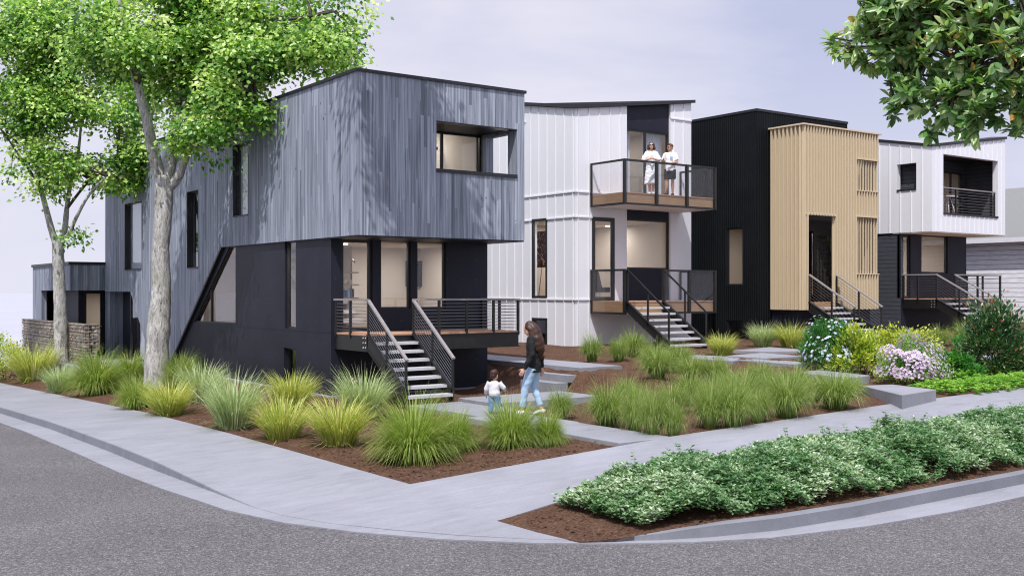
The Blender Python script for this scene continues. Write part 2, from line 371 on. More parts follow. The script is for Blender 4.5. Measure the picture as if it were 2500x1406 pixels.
        plain(k, c, r, .10 if 'hair' not in k else .35, 14., .3, 0, .1, (1, 1, 1) if 'hair' not in k else (6, 6, 1))
    # generic abstract canvas
    g = G('canvas'); o = g.obj(); n = g.noise(o, 3.2, 6, .7, 2.5); n2 = g.noise(o, 5., 4, .6, 3.)
    cc = g.ramp(n, [(.40, (.62, .50, .38)), (.47, (.10, .03, .02)), (.55, (.015, .012, .014)), (.64, (.35, .05, .025)), (.72, (.6, .48, .36))], 'EASE')
    g.end(g.pbr(cc, .7, .2), 'canvas')
build_materials()
# ------------------------------------------------------------------ setting
def zwalk(s, t):
    z = zf(s, t); dL = min(1, max(0, -s/1.87))
    if t > 0: d = .112*min(1, 1.15*dL)*(1-.7*sm(t, .3, 4.5))
    elif s <= 0: d = .112*min(1, 1.15*math.hypot(dL, t/3.1))
    else: d = .112*min(1, -1.15*t/3.1)*(1-sm(s, 0, 1.6))
    return z-d
def zroad(s, t): return zleft(max(t, 0))-.13-.05*sm(t, 0, 5)
def sheet(name, poly, holes, zfun, mat, step, kind='structure', skirt=.25, ext=()):
    """outline polygon filled with a grid of inner points, heights from zfun, with a vertical skirt"""
    loops = [poly]+list(holes); vs, es = [], []
    for L in loops:
        b = len(vs); R = []
        for i in range(len(L)):
            p, q = Vector(L[i]), Vector(L[(i+1) % len(L)]); n = max(1, int((q-p).length/step))
            R += [p.lerp(q, k/n) for k in range(n)]
        vs += R; es += [(b+i, b+(i+1) % len(R)) for i in range(len(R))]
    nb = len(vs)
    xs = [p[0] for p in poly]; ys = [p[1] for p in poly]
    y = min(ys)+step*.5
    while y < max(ys):
        x = min(xs)+step*.5
        while x < max(xs):
            if inpoly((x, y), poly) and not any(inpoly((x, y), h) for h in holes): vs.append(Vector((x, y)))
            x += step
        y += step
    r = delaunay_2d_cdt(vs, es, [], 0, 1e-4)
    bm = BM(); V = [None]*len(r[0])
    for tri in r[2]:
        cx = sum(r[0][i][0] for i in tri)/3; cy = sum(r[0][i][1] for i in tri)/3
        if not inpoly((cx, cy), poly) or any(inpoly((cx, cy), h) for h in holes): continue
        for i in tri:
            if V[i] is None: V[i] = bm.verts.new((r[0][i][0], r[0][i][1], zfun(r[0][i][0], r[0][i][1])))
        try: bm.faces.new([V[i] for i in tri])
        except ValueError: pass
    if skirt:
        for e in [e for e in bm.edges if len(e.link_faces) == 1]:
            a, b = e.verts
            bm.faces.new((a, b, bm.verts.new((b.co.x, b.co.y, b.co.z-skirt)), bm.verts.new((a.co.x, a.co.y, a.co.z-skirt))))
    bmesh.ops.remove_doubles(bm, verts=bm.verts[:], dist=1e-4)
    o = obj(name, bm, mat); o['kind'] = kind; return o
# far ground to the horizon
bm = BM(); R0 = 3000.
bm.faces.new([bm.verts.new(p) for p in ((-R0, -R0, -2.6), (R0, -R0, -2.6), (R0, R0, -2.6), (-R0, R0, -2.6))])
o = obj('ground', bm, M['pale_ground']); o['kind'] = 'structure'
# road, one sheet under the corner
bm = BM(); ts = [-40, 0, 2, 4, 6, 8, 10, 13, 16, 20, 25, 32, 40, 60, 80]
for a0, a1, tt in ((-60, .5, ts), (.5, 70, [-40, 0, 1])):
    rows = [[bm.verts.new((s, t, zroad(s, t))) for s in np.linspace(a0, a1, 8)] for t in tt]
    for i in range(len(rows)-1):
        for k in range(7): bm.faces.new((rows[i][k], rows[i][k+1], rows[i+1][k+1], rows[i+1][k]))
o = obj('road', bm, M['asphalt']); o['kind'] = 'structure'
FLINE = [(-1.87, 60), (-1.87, .3), (-1.79, -.30), (-1.55, -.95), (-1.2, -1.6), (-.75, -2.25), (-.25, -2.8), (.25, -3.25), (.75, -3.58), (1.3, -3.8), (2.06, -3.98), (3.2, -4.06), (60, -4.06)]
ELINE = [(-2.36, 60), (-2.34, 4), (-2.30, 2.2), (-2.18, .4), (-1.93, -.62), (-1.5, -1.5), (-.95, -2.28), (-.33, -2.93), (.31, -3.42), (.98, -3.83), (1.75, -4.16), (3.0, -4.40), (4.35, -4.50), (60, -4.50)]
STRIP = [(-.12, -2.02), (.04, -3.20), (.35, -3.38), (.9, -3.56), (1.5, -3.74), (2.19, -3.85), (3.3, -3.92), (60, -3.92), (60, -1.72), (4.9, -1.72), (.9, -1.87)]
walk = FLINE[:8]+[(.04, -3.20), (-.12, -2.02), (.9, -1.87), (4.9, -1.72), (60, -1.72), (60, 0), (0, 0), (0, 60)]
sheet('sidewalk', walk, [], zwalk, M['concrete'], .55)
sheet('gutter', ELINE+FLINE[::-1], [], lambda s, t: zroad(s, t)+.014, M['concrete'], .5, skirt=.06)
kerb = FLINE[7:]+[(60, -3.92)]+STRIP[1:7][::-1]
sheet('kerb', kerb, [], lambda s, t: zwalk(s, t)+.004, M['kerb_concrete'], .4)
kl = [(-1.87, 60), (-1.87, .3), (-1.865, .3), (-1.865, 60)]
# left kerb face skin just proud of the pavement edge, its shade put into the darker colour
bm = BM(); tt = list(np.arange(.35, 60, .4)); pv = None
for t in tt:
    zt, zb = zwalk(-1.87, t)-.006, zroad(0, t)-.05
    cur = [bm.verts.new(p) for p in ((-1.87, t, zt), (-1.882, t, zt), (-1.882, t, zb))]
    if pv:
        bm.faces.new((pv[0], cur[0], cur[1], pv[1])); bm.faces.new((pv[1], cur[1], cur[2], pv[2]))
    pv = cur
o = obj('kerb', bm, M['kerb_concrete']); o['kind'] = 'structure'
def wob(s, t): return .022*math.sin(3.1*s+1.7*t)+.016*math.sin(7.3*s-5.1*t+1)+.010*math.sin(17*s+13*t)+.008*math.sin(29*s-23*t)
def zbed(s, t):
    e = min(1, min(s, t)/.35); z = zf(s, t)-.02+(.03+wob(s, t))*max(0, e)
    if 3.3 < s < 5.15 and t < 6.75: z = min(z, float(np.interp(t, [0, 2.2, 2.5, 3.9, 4.1, 5.2, 5.4], [.11, .11, .09, .09, .065, .065, .05])))
    if 5.05 < s < 7.8 and 5.4 < t < 6.85: z = min(z, .06)
    return z
BED = [(0.004, .004), (48, .004), (48, 24), (26, 30), (2.2, 30), (0.004, 34)]
def bedmesh():
    bm = BM()
    ss = list(np.arange(0.004, 14, .14))+list(np.arange(14, 48, .5)); tt = list(np.arange(.004, 12, .14))+list(np.arange(12, 31, .6))
    g = [[bm.verts.new((s, t, zbed(s, t))) for s in ss] for t in tt]
    for i in range(len(tt)-1):
        for k in range(len(ss)-1): bm.faces.new((g[i][k], g[i][k+1], g[i+1][k+1], g[i+1][k]))
    o = obj('garden_bed', bm, M['mulch'], smooth=True); o['kind'] = 'structure'
bedmesh()
sheet('garden_bed', [(p[0]+.0, p[1]) for p in STRIP], [], lambda s, t: zwalk(s, t)+.004+.35*wob(s, t)*min(1, max(0, s/.5)), M['mulch'], .22, skirt=.1)
# loose bark chips on the beds near the pavement
def chips():
    n = 5200; V = []; F = []; A = []
    for i in range(n):
        if i % 3 == 0:
            s, t = rng.uniform(.0, 9), rng.uniform(-3.85, -1.8)
            if not inpoly((s, t), STRIP): continue
            z = zwalk(s, t)+.008+.35*wob(s, t)*min(1, max(0, s/.5))
        else:
            s, t = abs(rng.normal(0, 5))+.03, abs(rng.normal(0, 3.2))+.03; z = zbed(s, t)+.008
        a = rng.uniform(0, PI); l = rng.uniform(.012, .035); w = l*rng.uniform(.2, .45); ti = rng.normal(0, .25, 2)
        c, sn = math.cos(a), math.sin(a); b = len(V)
        for u, v in ((-l, -w), (l, -w*.7), (l*.9, w), (-l*.8, w*.8)):
            V.append((s+u*c-v*sn, t+u*sn+v*c, z+.006+u*ti[0]+v*ti[1]))
        F.append((b, b+1, b+2, b+3)); A += [(rng.random(), 0, 0)]*4
    me = npmesh('bark_chips', V, F, np.array(A, np.float32)); o = link('bark_chips', me, M['mulch']); o['kind'] = 'stuff'
    tag(o, 'loose brown bark chips scattered over the planting beds', 'mulch')
chips()
# ------------------------------------------------------------------ concrete paths
def slab(name, pts, z, th, kind='structure'):
    bm = BM(); e = .012
    cx = sum(p[0] for p in pts)/len(pts); cy = sum(p[1] for p in pts)/len(pts)
    inn = [(cx+(x-cx)*(1-e), cy+(y-cy)*(1-e)) for x, y in pts]
    lo = [bm.verts.new((x, y, z-th)) for x, y in pts]; mid = [bm.verts.new((x, y, z-.008)) for x, y in pts]; up = [bm.verts.new((x, y, z)) for x, y in inn]
    n = len(pts); bm.faces.new(up); bm.faces.new(lo[::-1])
    for i in range(n):
        j = (i+1) % n
        bm.faces.new((lo[i], lo[j], mid[j], mid[i])); bm.faces.new((mid[i], mid[j], up[j], up[i]))
    o = obj(name, bm, M['slab_concrete'])
    if kind: o['kind'] = kind
    return o
def q(s0, s1, t0, t1): return [(s0, t0), (s1, t0), (s1, t1), (s0, t1)]
slab('path', q(3.42, 4.46, .012, 2.32), .170, .2)
slab('path', q(3.46, 4.62, 2.36, 3.98), .150, .2)
slab('path', q(3.86, 5.05, 4.02, 5.25), .125, .2)
slab('path', q(3.88, 5.06, 5.29, 6.62), .105, .2)
slab('path', q(5.12, 7.72, 5.45, 6.75), .165, .2)
st = root('concrete_steps', 'poured concrete steps with three risers climbing to a flat walkway behind the walking woman', 'steps', (8.4, 6.9, .1))
for i, (s0, z) in enumerate(((7.74, .31), (8.06, .465))):
    bm = BM(); box(bm, s0, 8.5, 6.9, 8.2, z-.4, z); bmesh.ops.bevel(bm, geom=bm.edges[:], offset=.008, segments=1)
    obj('step', bm, M['slab_concrete'], st)
bm = BM(); box(bm, 8.40, 9.62, 6.87, 13.2, .50, .622); bmesh.ops.bevel(bm, geom=bm.edges[:], offset=.01, segments=1); obj('landing', bm, M['slab_concrete'], st)
bm = BM(); box(bm, 8.42, 9.3, 6.90, 8.2, .05, .497); obj('riser_block', bm, M['slab_concrete'], st)
# stepping slabs to the slatted house
def pslab(z, th, px): slab('path', [onz(x, y, z)[:2] for x, y in px], z, th)
pslab(.53, .24, [(2103, 941), (2202, 964), (2285, 951), (2178, 938)])
pslab(.60, .22, [(1945, 908), (2069, 923), (2124, 916), (2000, 903)])
pslab(.66, .22, [(1800, 878), (1962, 891), (1978, 885), (1830, 873)])
pslab(.66, .14, [(1655, 872), (1790, 881), (1835, 873), (1700, 866)])
pslab(.70, .12, [(1775, 868), (1868, 874), (1960, 869), (1860, 861)])
pslab(.73, .10, [(1790, 855), (1880, 858), (1985, 855), (1880, 847)])
pslab(.74, .10, [(2170, 872), (2300, 878), (2480, 868), (2330, 858)])
# entry court at the far left of the board house
slab('path', q(1.4, 3.6, 19.5, 27.2), .10, .3)
# ------------------------------------------------------------------ shared house pieces
def cables(bm, p, q, n, z0, z1, r=.005):
    for i in range(n):
        z = z0+(z1-z0)*(i+.5)/n
        bar(bm, (p[0], p[1], p[2]+z), (q[0], q[1], q[2]+z), r*2, r*2)
def post(par, x, y, z0, z1, w=.05):
    bm = BM(); box(bm, x-w/2, x+w/2, y-w/2, y+w/2, z0, z1); return obj('post', bm, M['steel_black'], par)
def handrail(par, p, q, w=.07, h=.04, mat='rail_wood'):
    bm = BM(); bar(bm, p, q, w, h); return obj('handrail', bm, M[mat], par)
def stairs(house, s0, s1, tt, tb, zt, zb, n, rail=.76, wood=True, cab=True, tread=.24):
    """open-riser steel stair descending towards -y from deck edge tt (height zt) to tb (height zb)"""
    w = .045; st = None
    for s in (s0, s1):
        bm = BM()
        hexa(bm, [(s-w/2, tt+.02, zt-.30), (s+w/2, tt+.02, zt-.30), (s+w/2, tt+.02, zt-.0), (s-w/2, tt+.02, zt-.0)],
             [(s-w/2, tb, zb-.02), (s+w/2, tb, zb-.02), (s+w/2, tb, zb+.26), (s-w/2, tb, zb+.26)])
        for k in (.01, .99):   # flanges
            bar(bm, (s, tt+.02, zt-.30*(1-k)-.0), (s, tb, zb-.02+.28*k), .09, .014)
        if st is None: st = obj('staircase', bm, M['steel_black'], house)
        else: obj('stringer', bm, M['steel_black'], st)
    for i in range(n):
        k = (i+1)/(n+.0); z = zt-(zt-zb)*(i+1)/(n+1); t = tt-(tt-tb)*(i+.55)/n
        bm = BM(); box(bm, s0+w/2+.002, s1-w/2-.002, t-tread*.55, t+tread*.45, z-.055, z); bmesh.ops.bevel(bm, geom=bm.edges[:], offset=.006, segments=1)
        obj('tread', bm, M['tread'], st)
    zr0, zr1 = zt+rail, zb+rail+.16
    for s in (s0, s1):
        if wood: handrail(st, (s, tt+.01, zr0), (s, tb-.02, zr1))
        else: handrail(st, (s, tt+.01, zr0), (s, tb, zr1), .045, .045, 'steel_black')
        for k, lo in ((.0, zt-.25), (.5, None), (1., zb-.02)):
            t = tt+(tb-tt)*k; z1 = zr0+(zr1-zr0)*k-.02
            post(st, s, t+(.02 if k == 1 else 0), lo if lo is not None else (zt+zb)/2-.05, z1, .045)
        if cab:
            bm = BM()
            for i in range(8):
                a = .06+(rail-.1)*i/8
                bar(bm, (s, tt, zt+a), (s, tb+.02, zb+.16+a), .009, .009)
            obj('cable_infill', bm, M['wire'], st)
    return st
def coping(house, pts, th=.13, ov=.05, closed=True):
    """dark metal cap following the wall heads; pts are (x,y,z)"""
    bm = BM(); n = len(pts)
    cx = sum(p[0] for p in pts)/n; cy = sum(p[1] for p in pts)/n
    def sh(p, d):
        return (p[0]+d*math.copysign(1, p[0]-cx), p[1]+d*math.copysign(1, p[1]-cy), p[2])
    o0 = [bm.verts.new(sh(p, ov)) for p in pts]; o1 = [bm.verts.new((v.co.x, v.co.y, v.co.z+th)) for v in o0]
    i1 = [bm.verts.new((sh(p, -.35)[0], sh(p, -.35)[1], p[2]+th)) for p in pts]; i0 = [bm.verts.new((v.co.x, v.co.y, v.co.z-th)) for v in i1]
    for i in range(n):
        j = (i+1) % n
        bm.faces.new((o0[i], o0[j], o1[j], o1[i])); bm.faces.new((o1[i], o1[j], i1[j], i1[i])); bm.faces.new((i1[i], i1[j], i0[j], i0[i])); bm.faces.new((i0[i], i0[j], o0[j], o0[i]))
    return obj('coping', bm, M['black_trim'], house)
def roof(house, pts, mat='shade_grey'):
    bm = BM(); bm.faces.new([bm.verts.new(p) for p in pts]); return obj('roof', bm, M[mat], house)
def room(house, s0, s1, t0, t1, z0, z1, watts=26, floor='interior_floor', lamps=None, side=()):
    bm = BM(); e = .02
    wall(bm, 'S', s0, rect(t0, t1, z0, z1), side, e); box(bm, s1-e, s1, t0, t1, z0, z1)
    box(bm, s0+e, s1-e, t1-e, t1, z0, z1); box(bm, s0+e, s1-e, t0, t1-e, z1-e, z1)
    r = obj('interior_wall', bm, M['interior'], house)
    bm = BM(); box(bm, s0+.025, s1-.025, t0, t1-.025, z0-.03, z0+.01); obj('interior_floor', bm, M[floor], house)
    for (x, y) in (lamps or [((s0+s1)/2, t0+(t1-t0)*.45)]):
        bm = BM(); tube(bm, [(x, y, z1-.024), (x, y, z1-.05)], .07, 12); obj('downlight', bm, M['lamp'], house)
        L = bpy.data.lights.new('downlight', 'AREA'); L.shape = 'DISK'; L.size = .35; L.energy = watts; L.color = (1, .93, .86)
        lo = bpy.data.objects.new('downlight_lamp', L); COL.objects.link(lo); lo.location = (x, y, z1-.07)
    return r
g = G('lamp'); g.end(g.n('ShaderNodeEmission', {'Color': (1, .9, .78, 1), 'Strength': 6.}), 'lamp')
def seams(bm, kind, c, a0, a1, z0, z1, pitch, holes, w=.03, d=.026, start=None, zt=None):
    """raised standing seams, cut where an opening interrupts them; zt(a) gives a sloping head"""
    a = (start if start is not None else a0+pitch*.5)
    while a < a1-.02:
        top = zt(a) if zt else z1; iv = [(z0, top)]
        for h in holes:
            if h[0] < a < h[1]:
                nv = []
                for lo, hi in iv:
                    if h[3] <= lo or h[2] >= hi: nv.append((lo, hi)); continue
                    if h[2] > lo: nv.append((lo, h[2]))
                    if h[3] < hi: nv.append((h[3], hi))
                iv = nv
        for lo, hi in iv:
            if hi-lo > .05: pbox(bm, kind, c, a-w/2, a+w/2, lo, hi, -d, .02)
        a += pitch
def hband(bm, kind, c, a0, a1, z, holes, h=.04, d=.036):
    iv = [(a0, a1)]
    for q_ in holes:
        if q_[2]-.02 < z < q_[3]+.02:
            nv = []
            for lo, hi in iv:
                if q_[1] <= lo or q_[0] >= hi: nv.append((lo, hi)); continue
                if q_[0] > lo: nv.append((lo, q_[0]))
                if q_[1] < hi: nv.append((q_[1], hi))
            iv = nv
    for lo, hi in iv: pbox(bm, kind, c, lo, hi, z-h/2, z+h/2, -d, .02)

# ================================================================== HOUSE 1: grey board house on a black base
sL, tF, sR, tB = 3.70, 8.40, 8.0, 26.9
cL, cF = 3.78, 9.75
z1t, z1s = 6.84, 3.47; cR = S_(1190, cF)
H1 = root('board_house', 'two storey corner house clad in weathered grey vertical boards over a black panelled base', 'house', (sL, tF, 0))
tD1, tD0 = T_(548, cL), T_(413, cL)          # diagonal edge, top and bottom
def rS(c, px0, px1, py0, py1):
    t1, t0 = T_(px0, c), T_(px1, c); tm = (t0+t1)/2; return (t0, t1, Z_(py1, c, tm), Z_(py0, c, tm))
def rT(c, px0, px1, py0, py1):
    s0, s1 = S_(px0, c), S_(px1, c); m = (s0+s1)/2; return (s0, s1, Z_(py1, m, c), Z_(py0, m, c))
W1 = rS(sL, 305, 346, 493, 659); W2 = rS(sL, 457, 484, 466, 655); W3 = rS(sL, 569, 606, 350, 528)
rt0, rt1 = T_(318, sL), tB-.02; rtb = T_(372, sL); rz = Z_(712, sL, rt0)
hole_rec = [(rtb, .06), (rt0, rz), (rt1, rz), (rt1, .06)]
bm = BM()
wall(bm, 'S', sL, [(tF+.003, z1s), (tD1, z1s), (tD0, -.1), (tB, -.1), (tB, z1t), (tF+.003, z1t)], [rect(*W1), rect(*W2), rect(*W3), hole_rec], .22)
LG = (S_(1065.6, tF), S_(1262, tF), Z_(424, S_(1160, tF), tF), Z_(305, S_(1160, tF), tF))
wall(bm, 'T', tF, rect(sL+.002, sR-.002, z1s, z1t-.002), [rect(*LG)], .2)
lgb = tF+1.45                                   # back of the loggia
so = (T_(1218, sR), T_(1251, sR)); so = (min(so), max(so))
wall(bm, 'S', sR, [(tF+.003, z1s), (tB-.003, z1s), (tB-.003, z1t-.003), (tF+.003, z1t-.003)], [rect(tF+.35, tF+1.25, LG[2]+.03, LG[3]-.05)], .22, sign=1)
box(bm, sL+.1, sR-.1, tB-.2, tB-.004, -.1, z1t-.004)
obj('upper_wall', bm, M['boards'], H1)
bm = BM(); box(bm, sL+.01, sR-.01, tF+.01, cF+.4, z1s-.03, z1s+.02); obj('soffit', bm, M['fibre'], H1)
roof(H1, [(sL+.05, tF+.05, z1t), (sR-.05, tF+.05, z1t), (sR-.05, tB-.05, z1t), (sL+.05, tB-.05, z1t)])
coping(H1, [(sL, tF, z1t), (sR, tF, z1t), (sR, tB, z1t), (sL, tB, z1t)], .065, .035)
# lower base
sl = rS(cL, 695, 722, 588, 802); bw = rS(cL, 693, 722, 850, 935)
def pS(px, py, c): t = T_(px, c); return (t, Z_(py, c, t))
trap = [pS(575, 790, cL), pS(575, 601, cL), pS(560, 602, cL), pS(474, 786, cL)]
bm = BM()
wall(bm, 'S', cL, [(cF+.003, -.15), (cF+.003, z1s), (tD1, z1s), (tD0, -.15)], [rect(*sl), rect(*bw), trap], .16)
d1 = (S_(834, cF), S_(902, cF), Z_(819, 4.2, cF), Z_(583, 4.2, cF))
w1a = rT(cF, 929, 1003, 583, 754); w1b = rT(cF, 1018, 1089, 584, 754)
zdk = 1.42
d1 = (d1[0], d1[1]+.08, zdk, d1[3])
wall(bm, 'T', cF, rect(cL+.003, cR, -.15, z1s), [rect(*d1), rect(*w1a), rect(*w1b)], .16)
wall(bm, 'S', cR, [(cF+.003, -.15), (tB-.3, -.15), (tB-.3, z1s), (cF+.003, z1s)], [], .16, sign=1)
zj = Z_(812, cL, cF)
box(bm, cL-.006, cL+.01, cF-.006, tD0-.9, zj-.012, zj+.012); 
obj('base_wall', bm, M['fibre'], H1)
bm = BM(); box(bm, cL+.5, cL+.55, bw[0]-1, bw[1]+3, -.1, 1.2); box(bm, cL+.17, cL+.5, bw[1]+2.9, bw[1]+3, -.1, 1.2); box(bm, cL+.17, cR-.2, cF+.2, 20, 1.28, 1.36); obj('basement_wall', bm, M['shade_grey'], H1)
bm = BM(); bar(bm, (cL-.05, tD1, z1s+.02), (cL-.05, tD0, -.1), .07, .08, (1, 0, 0)); obj('corner_trim', bm, M['black_trim'], H1)
bm = BM(); box(bm, cL-.10, cR+.1, cF-.10, cF+.1, -.3, .045); box(bm, cL-.10, cL+.1, cF+.1, tD0, -.3, .045); obj('foundation', bm, M['slab_concrete'], H1)
for r in (W1, W2, W3): window(H1, 'S', sL, *r, inset=.085, fw=.045)
for r in (W1, W2, W3):                       # deep black reveal lining
    bm = BM(); a0, a1, z0, z1 = r
    pbox(bm, 'S', sL, a1-.025, a1-.003, z0+.003, z1-.003, -.012, .084); pbox(bm, 'S', sL, a0+.003, a0+.02, z0+.003, z1-.003, -.004, .084)
    pbox(bm, 'S', sL, a0+.02, a1-.025, z1-.022, z1-.003, -.012, .084); pbox(bm, 'S', sL, a0+.02, a1-.025, z0+.003, z0+.022, -.03, .084)
    obj('window_lining', bm, M['frame'], H1)
window(H1, 'S', cL, *sl, inset=.05, fw=.04); window(H1, 'S', cL, *bw, inset=.08, fw=.04)
window(H1, 'T', cF, *w1a, inset=.05, fw=.045); window(H1, 'T', cF, *w1b, inset=.05, fw=.045)
# trapezoid window: bars along the outline
bm = BM(); P3 = lambda p: (cL+.06, p[0], p[1])
for i in range(4):
    bar(bm, P3(trap[i]), P3(trap[(i+1) % 4]), .06, .07, (1, 0, 0))
mt = T_(512, cL); mz = trap[3][1]; k = (mt-trap[2][0])/(trap[3][0]-trap[2][0]); mtz = trap[2][1]+(trap[3][1]-trap[2][1])*k
bar(bm, (cL+.065, mt, mz), (cL+.065, mt, mtz), .05, .06, (1, 0, 0))
tw = obj('window', bm, M['frame'], H1)
bm = BM(); bm.faces.new([bm.verts.new((cL+.07, p[0], p[1])) for p in trap]); obj('pane', bm, M['glass'], tw)
# entry door, glazed
dr = window(H1, 'T', cF, d1[0], d1[1], d1[2]+.01, d1[3], inset=.06, fw=.075, name='door')
bm = BM(); tube(bm, [(d1[1]-.035, cF+.03, zdk+.62), (d1[1]-.035, cF-.03, zdk+.62), (d1[1]-.12, cF-.03, zdk+.62)], .012, 6); obj('handle', bm, M['bolt'], dr)
# loggia
bm = BM(); a0, a1, z0, z1 = LG
bw1 = (S_(1040, lgb), S_(1175, lgb), z0-.02, Z_(326, S_(1120, lgb), lgb))
wall(bm, 'T', lgb, rect(a0-.6, sR-.225, z0-.15, z1+.25), [rect(*bw1)], .12)
box(bm, a0-.6, sR-.225, tF+.202, lgb-.002, z1+.02, z1+.12); box(bm, a0-.6, sR-.225, tF+.202, lgb-.002, z0-.12, z0-.02); box(bm, a0-.7, a0-.6, tF+.202, lgb, z0-.1, z1+.1)
obj('balcony_recess', bm, M['fibre'], H1)
bm = BM(); pbox(bm, 'T', tF, a0-.0, a1+.0, z0-.03, z0+.045, -.03, .205); obj('sill', bm, M['black_trim'], H1)
bm = BM(); pbox(bm, 'T', tF, a0+.003, a1-.003, z1-.025, z1-.003, -.012, .203); obj('opening_head', bm, M['frame'], H1)
window(H1, 'T', lgb, *bw1, inset=.0, fw=.05, mull=(S_(1080, lgb),))
room(H1, sL+.24, sR-.24, lgb+.14, lgb+3.4, z1s+.1, z1t-.35, 26, lamps=[(5.2, lgb+1.6), (6.9, lgb+1.8)])
bm = BM(); pt = lgb+3.2; box(bm, 6.3, 6.42, pt-1.5, pt, z0-.4, z1-.15); box(bm, 6.3, 7.6, pt-1.55, pt-1.5, z1-.15, z1-.08); obj('interior_door_frame', bm, M['frame'], H1)
# living room behind the porch and long window
room(H1, cL+.17, cR-.17, cF+.17, 20.5, zdk-.02, z1s-.04, 26, side=[rect(sl[0]-.05, sl[1]+.05, sl[2]+.02, sl[3]-.02), [(trap[0][0]-.1, trap[0][1]+.02), (trap[1][0]-.1, trap[1][1]-.02), (trap[2][0]+.05, trap[2][1]-.02), (trap[3][0]+.3, trap[3][1]+.02)]], lamps=[(4.7, 10.9), (6.6, 11.2), (6.0, 14.2), (5.6, 17.3)])
bm = BM(); box(bm, 5.75, cR-.19, 12.55, 12.7, zdk, z1s-.05); box(bm, 5.75, 5.9, 12.7, 16.6, zdk, z1s-.05); obj('partition', bm, M['interior'], H1)
bm = BM()
for i in range(9):
    z = zdk+.22*(i+1); t = 11.9+.42*i; box(bm, 4.75, 5.72, t, t+.40, z-.09, z)
bar(bm, (4.72, 11.8, zdk+.1), (4.72, 15.7, zdk+2.1), .05, .22)
obj('interior_stairs', bm, M['white_smooth'], H1)
bm = BM(); box(bm, cL+.17, cR-.17, cF+.17, 20.4, z1s-.03, z1s-.022); obj('ceiling', bm, M['interior'], H1)
# bedroom/hall pale partition behind the three upper side windows
bm = BM(); box(bm, sL+1.0, sL+1.05, 12.5, tB-.5, z1s+.2, z1t-.3); obj('partition', bm, M['white_smooth'], H1)
bm = BM(); box(bm, sL+.20, sL+.202, W1[0]+.02, W1[1]-.02, W1[2]+.02, W1[3]-.02); obj('window_blind', bm, M['curtain'], H1)
bm = BM(); box(bm, sL+.20, sL+.202, W3[0]+.02, W3[1]-.02, W3[2]+.02, W3[3]-.02); obj('window_blind', bm, M['curtain'], H1)
# porch deck
tD = 8.26; sD0 = 3.86; sD1 = S_(1266, tD)
bm = BM(); box(bm, sD0, sD1, tD, tD+.07, zdk-.36, zdk-.035); box(bm, sD0, sD0+.07, tD+.07, cF-.002, zdk-.36, zdk-.035); box(bm, sD1-.07, sD1, tD+.07, cF-.002, zdk-.36, zdk-.035); box(bm, sD0+.07, sD1-.07, tD+.6, tD+.7, zdk-.33, zdk-.06)
for z in (zdk-.36, zdk-.05): box(bm, sD0-.03, sD1+.03, tD-.03, tD, z, z+.018)
dk = obj('deck', bm, M['steel_black'], H1)
bm = BM()
y = tD+.004
while y < cF-.02:
    box(bm, sD0, sD1, y, min(y+.136, cF-.004), zdk-.033, zdk); y += .142
obj('deck_floor', bm, M['deck_wood'], dk)
for dz in (-.08, -.18, -.28):
    for dx in (.06, .16):
        bm = BM(); tube(bm, [(sD0+dx, tD-.001, zdk+dz), (sD0+dx, tD-.018, zdk+dz)], .016, 8); obj('bolt', bm, M['bolt'], dk)
        bm = BM(); tube(bm, [(sD0-.018, tD+dx, zdk+dz), (sD0+.001, tD+dx, zdk+dz)], .016, 8); obj('bolt', bm, M['bolt'], dk)
zr = 2.13; sS1 = S_(1010, tD)
handrail(dk, (sD0, cF-.02, zr), (sD0, tD-.02, zr)); handrail(dk, (sS1-.02, tD, zr), (sD1+.02, tD, zr)); handrail(dk, (sD1, tD, zr-.002), (sD1, cF+1.2, zr-.002))
for px in (1073, 1140, 1206): post(dk, S_(px, tD), tD+.02, zdk-.1, zr-.02)
for x, y in ((sD0, cF-.08), (sD0, (tD+cF)/2), (sD1, tD+.02), (sD1, tD+.75), (sD1, cF-.05)): post(dk, x, y, zdk-.1, zr-.02)
bm = BM(); cables(bm, (sS1, tD+.02, zdk), (sD1, tD+.02, zdk), 9, .03, .66); cables(bm, (sD0, tD, zdk), (sD0, cF, zdk), 9, .03, .66); cables(bm, (sD1, tD, zdk), (sD1, cF, zdk), 9, .03, .66)
obj('cable_infill', bm, M['wire'], dk)
stairs(H1, sD0+.03, sS1, tD, 6.72, zdk, .10, 7, .70)
# low entry wing at the back left
gs, gt = S_(170, tB), tB
gl = T_(80, gs)
gz_ = Z_(646, gs, gt); gf = Z_(709, gs, gt)
bm = BM()
wall(bm, 'S', gs, [(gt+.003, gf), (T_(100, gs), gf), (T_(100, gs), -.3), (gl, -.3), (gl, gz_), (gt+.003, gz_)], [], .2)
wall(bm, 'T', gt, rect(gs+.003, sL+.3, gf, gz_-.002), [], .2)
box(bm, gs+.2, 7, gl-.2, gl, -.3, gz_-.01)
obj('wing_wall', bm, M['boards'], H1)
bm = BM(); gi = gt+.75; gsi = gs+.5
wall(bm, 'T', gi, rect(gsi, 6.5, -.2, gf+.2), [rect(S_(205, gi), S_(252, gi), .12, gf-.02)], .12)
wall(bm, 'S', gsi, [(gi+.003, -.2), (gl-.2, -.2), (gl-.2, gf+.2), (gi+.003, gf+.2)], [], .12)
box(bm, gs+.2, 6.5, gt+.2, gl-.2, gf+.02, gf+.1)
obj('wing_recess', bm, M['fibre'], H1)
dr = window(H1, 'T', gi, S_(205, gi), S_(252, gi), .12, gf-.02, inset=.02, fw=.09, name='door')
bm = BM(); xx = S_(247, gi); tube(bm, [(xx, gi-.01, 1.1), (xx, gi-.06, 1.1), (xx-.12, gi-.06, 1.1)], .014, 6); obj('handle', bm, M['bolt'], dr)
room(H1, gsi+.15, 6.4, gi+.14, gi+3, .1, gf, 24)
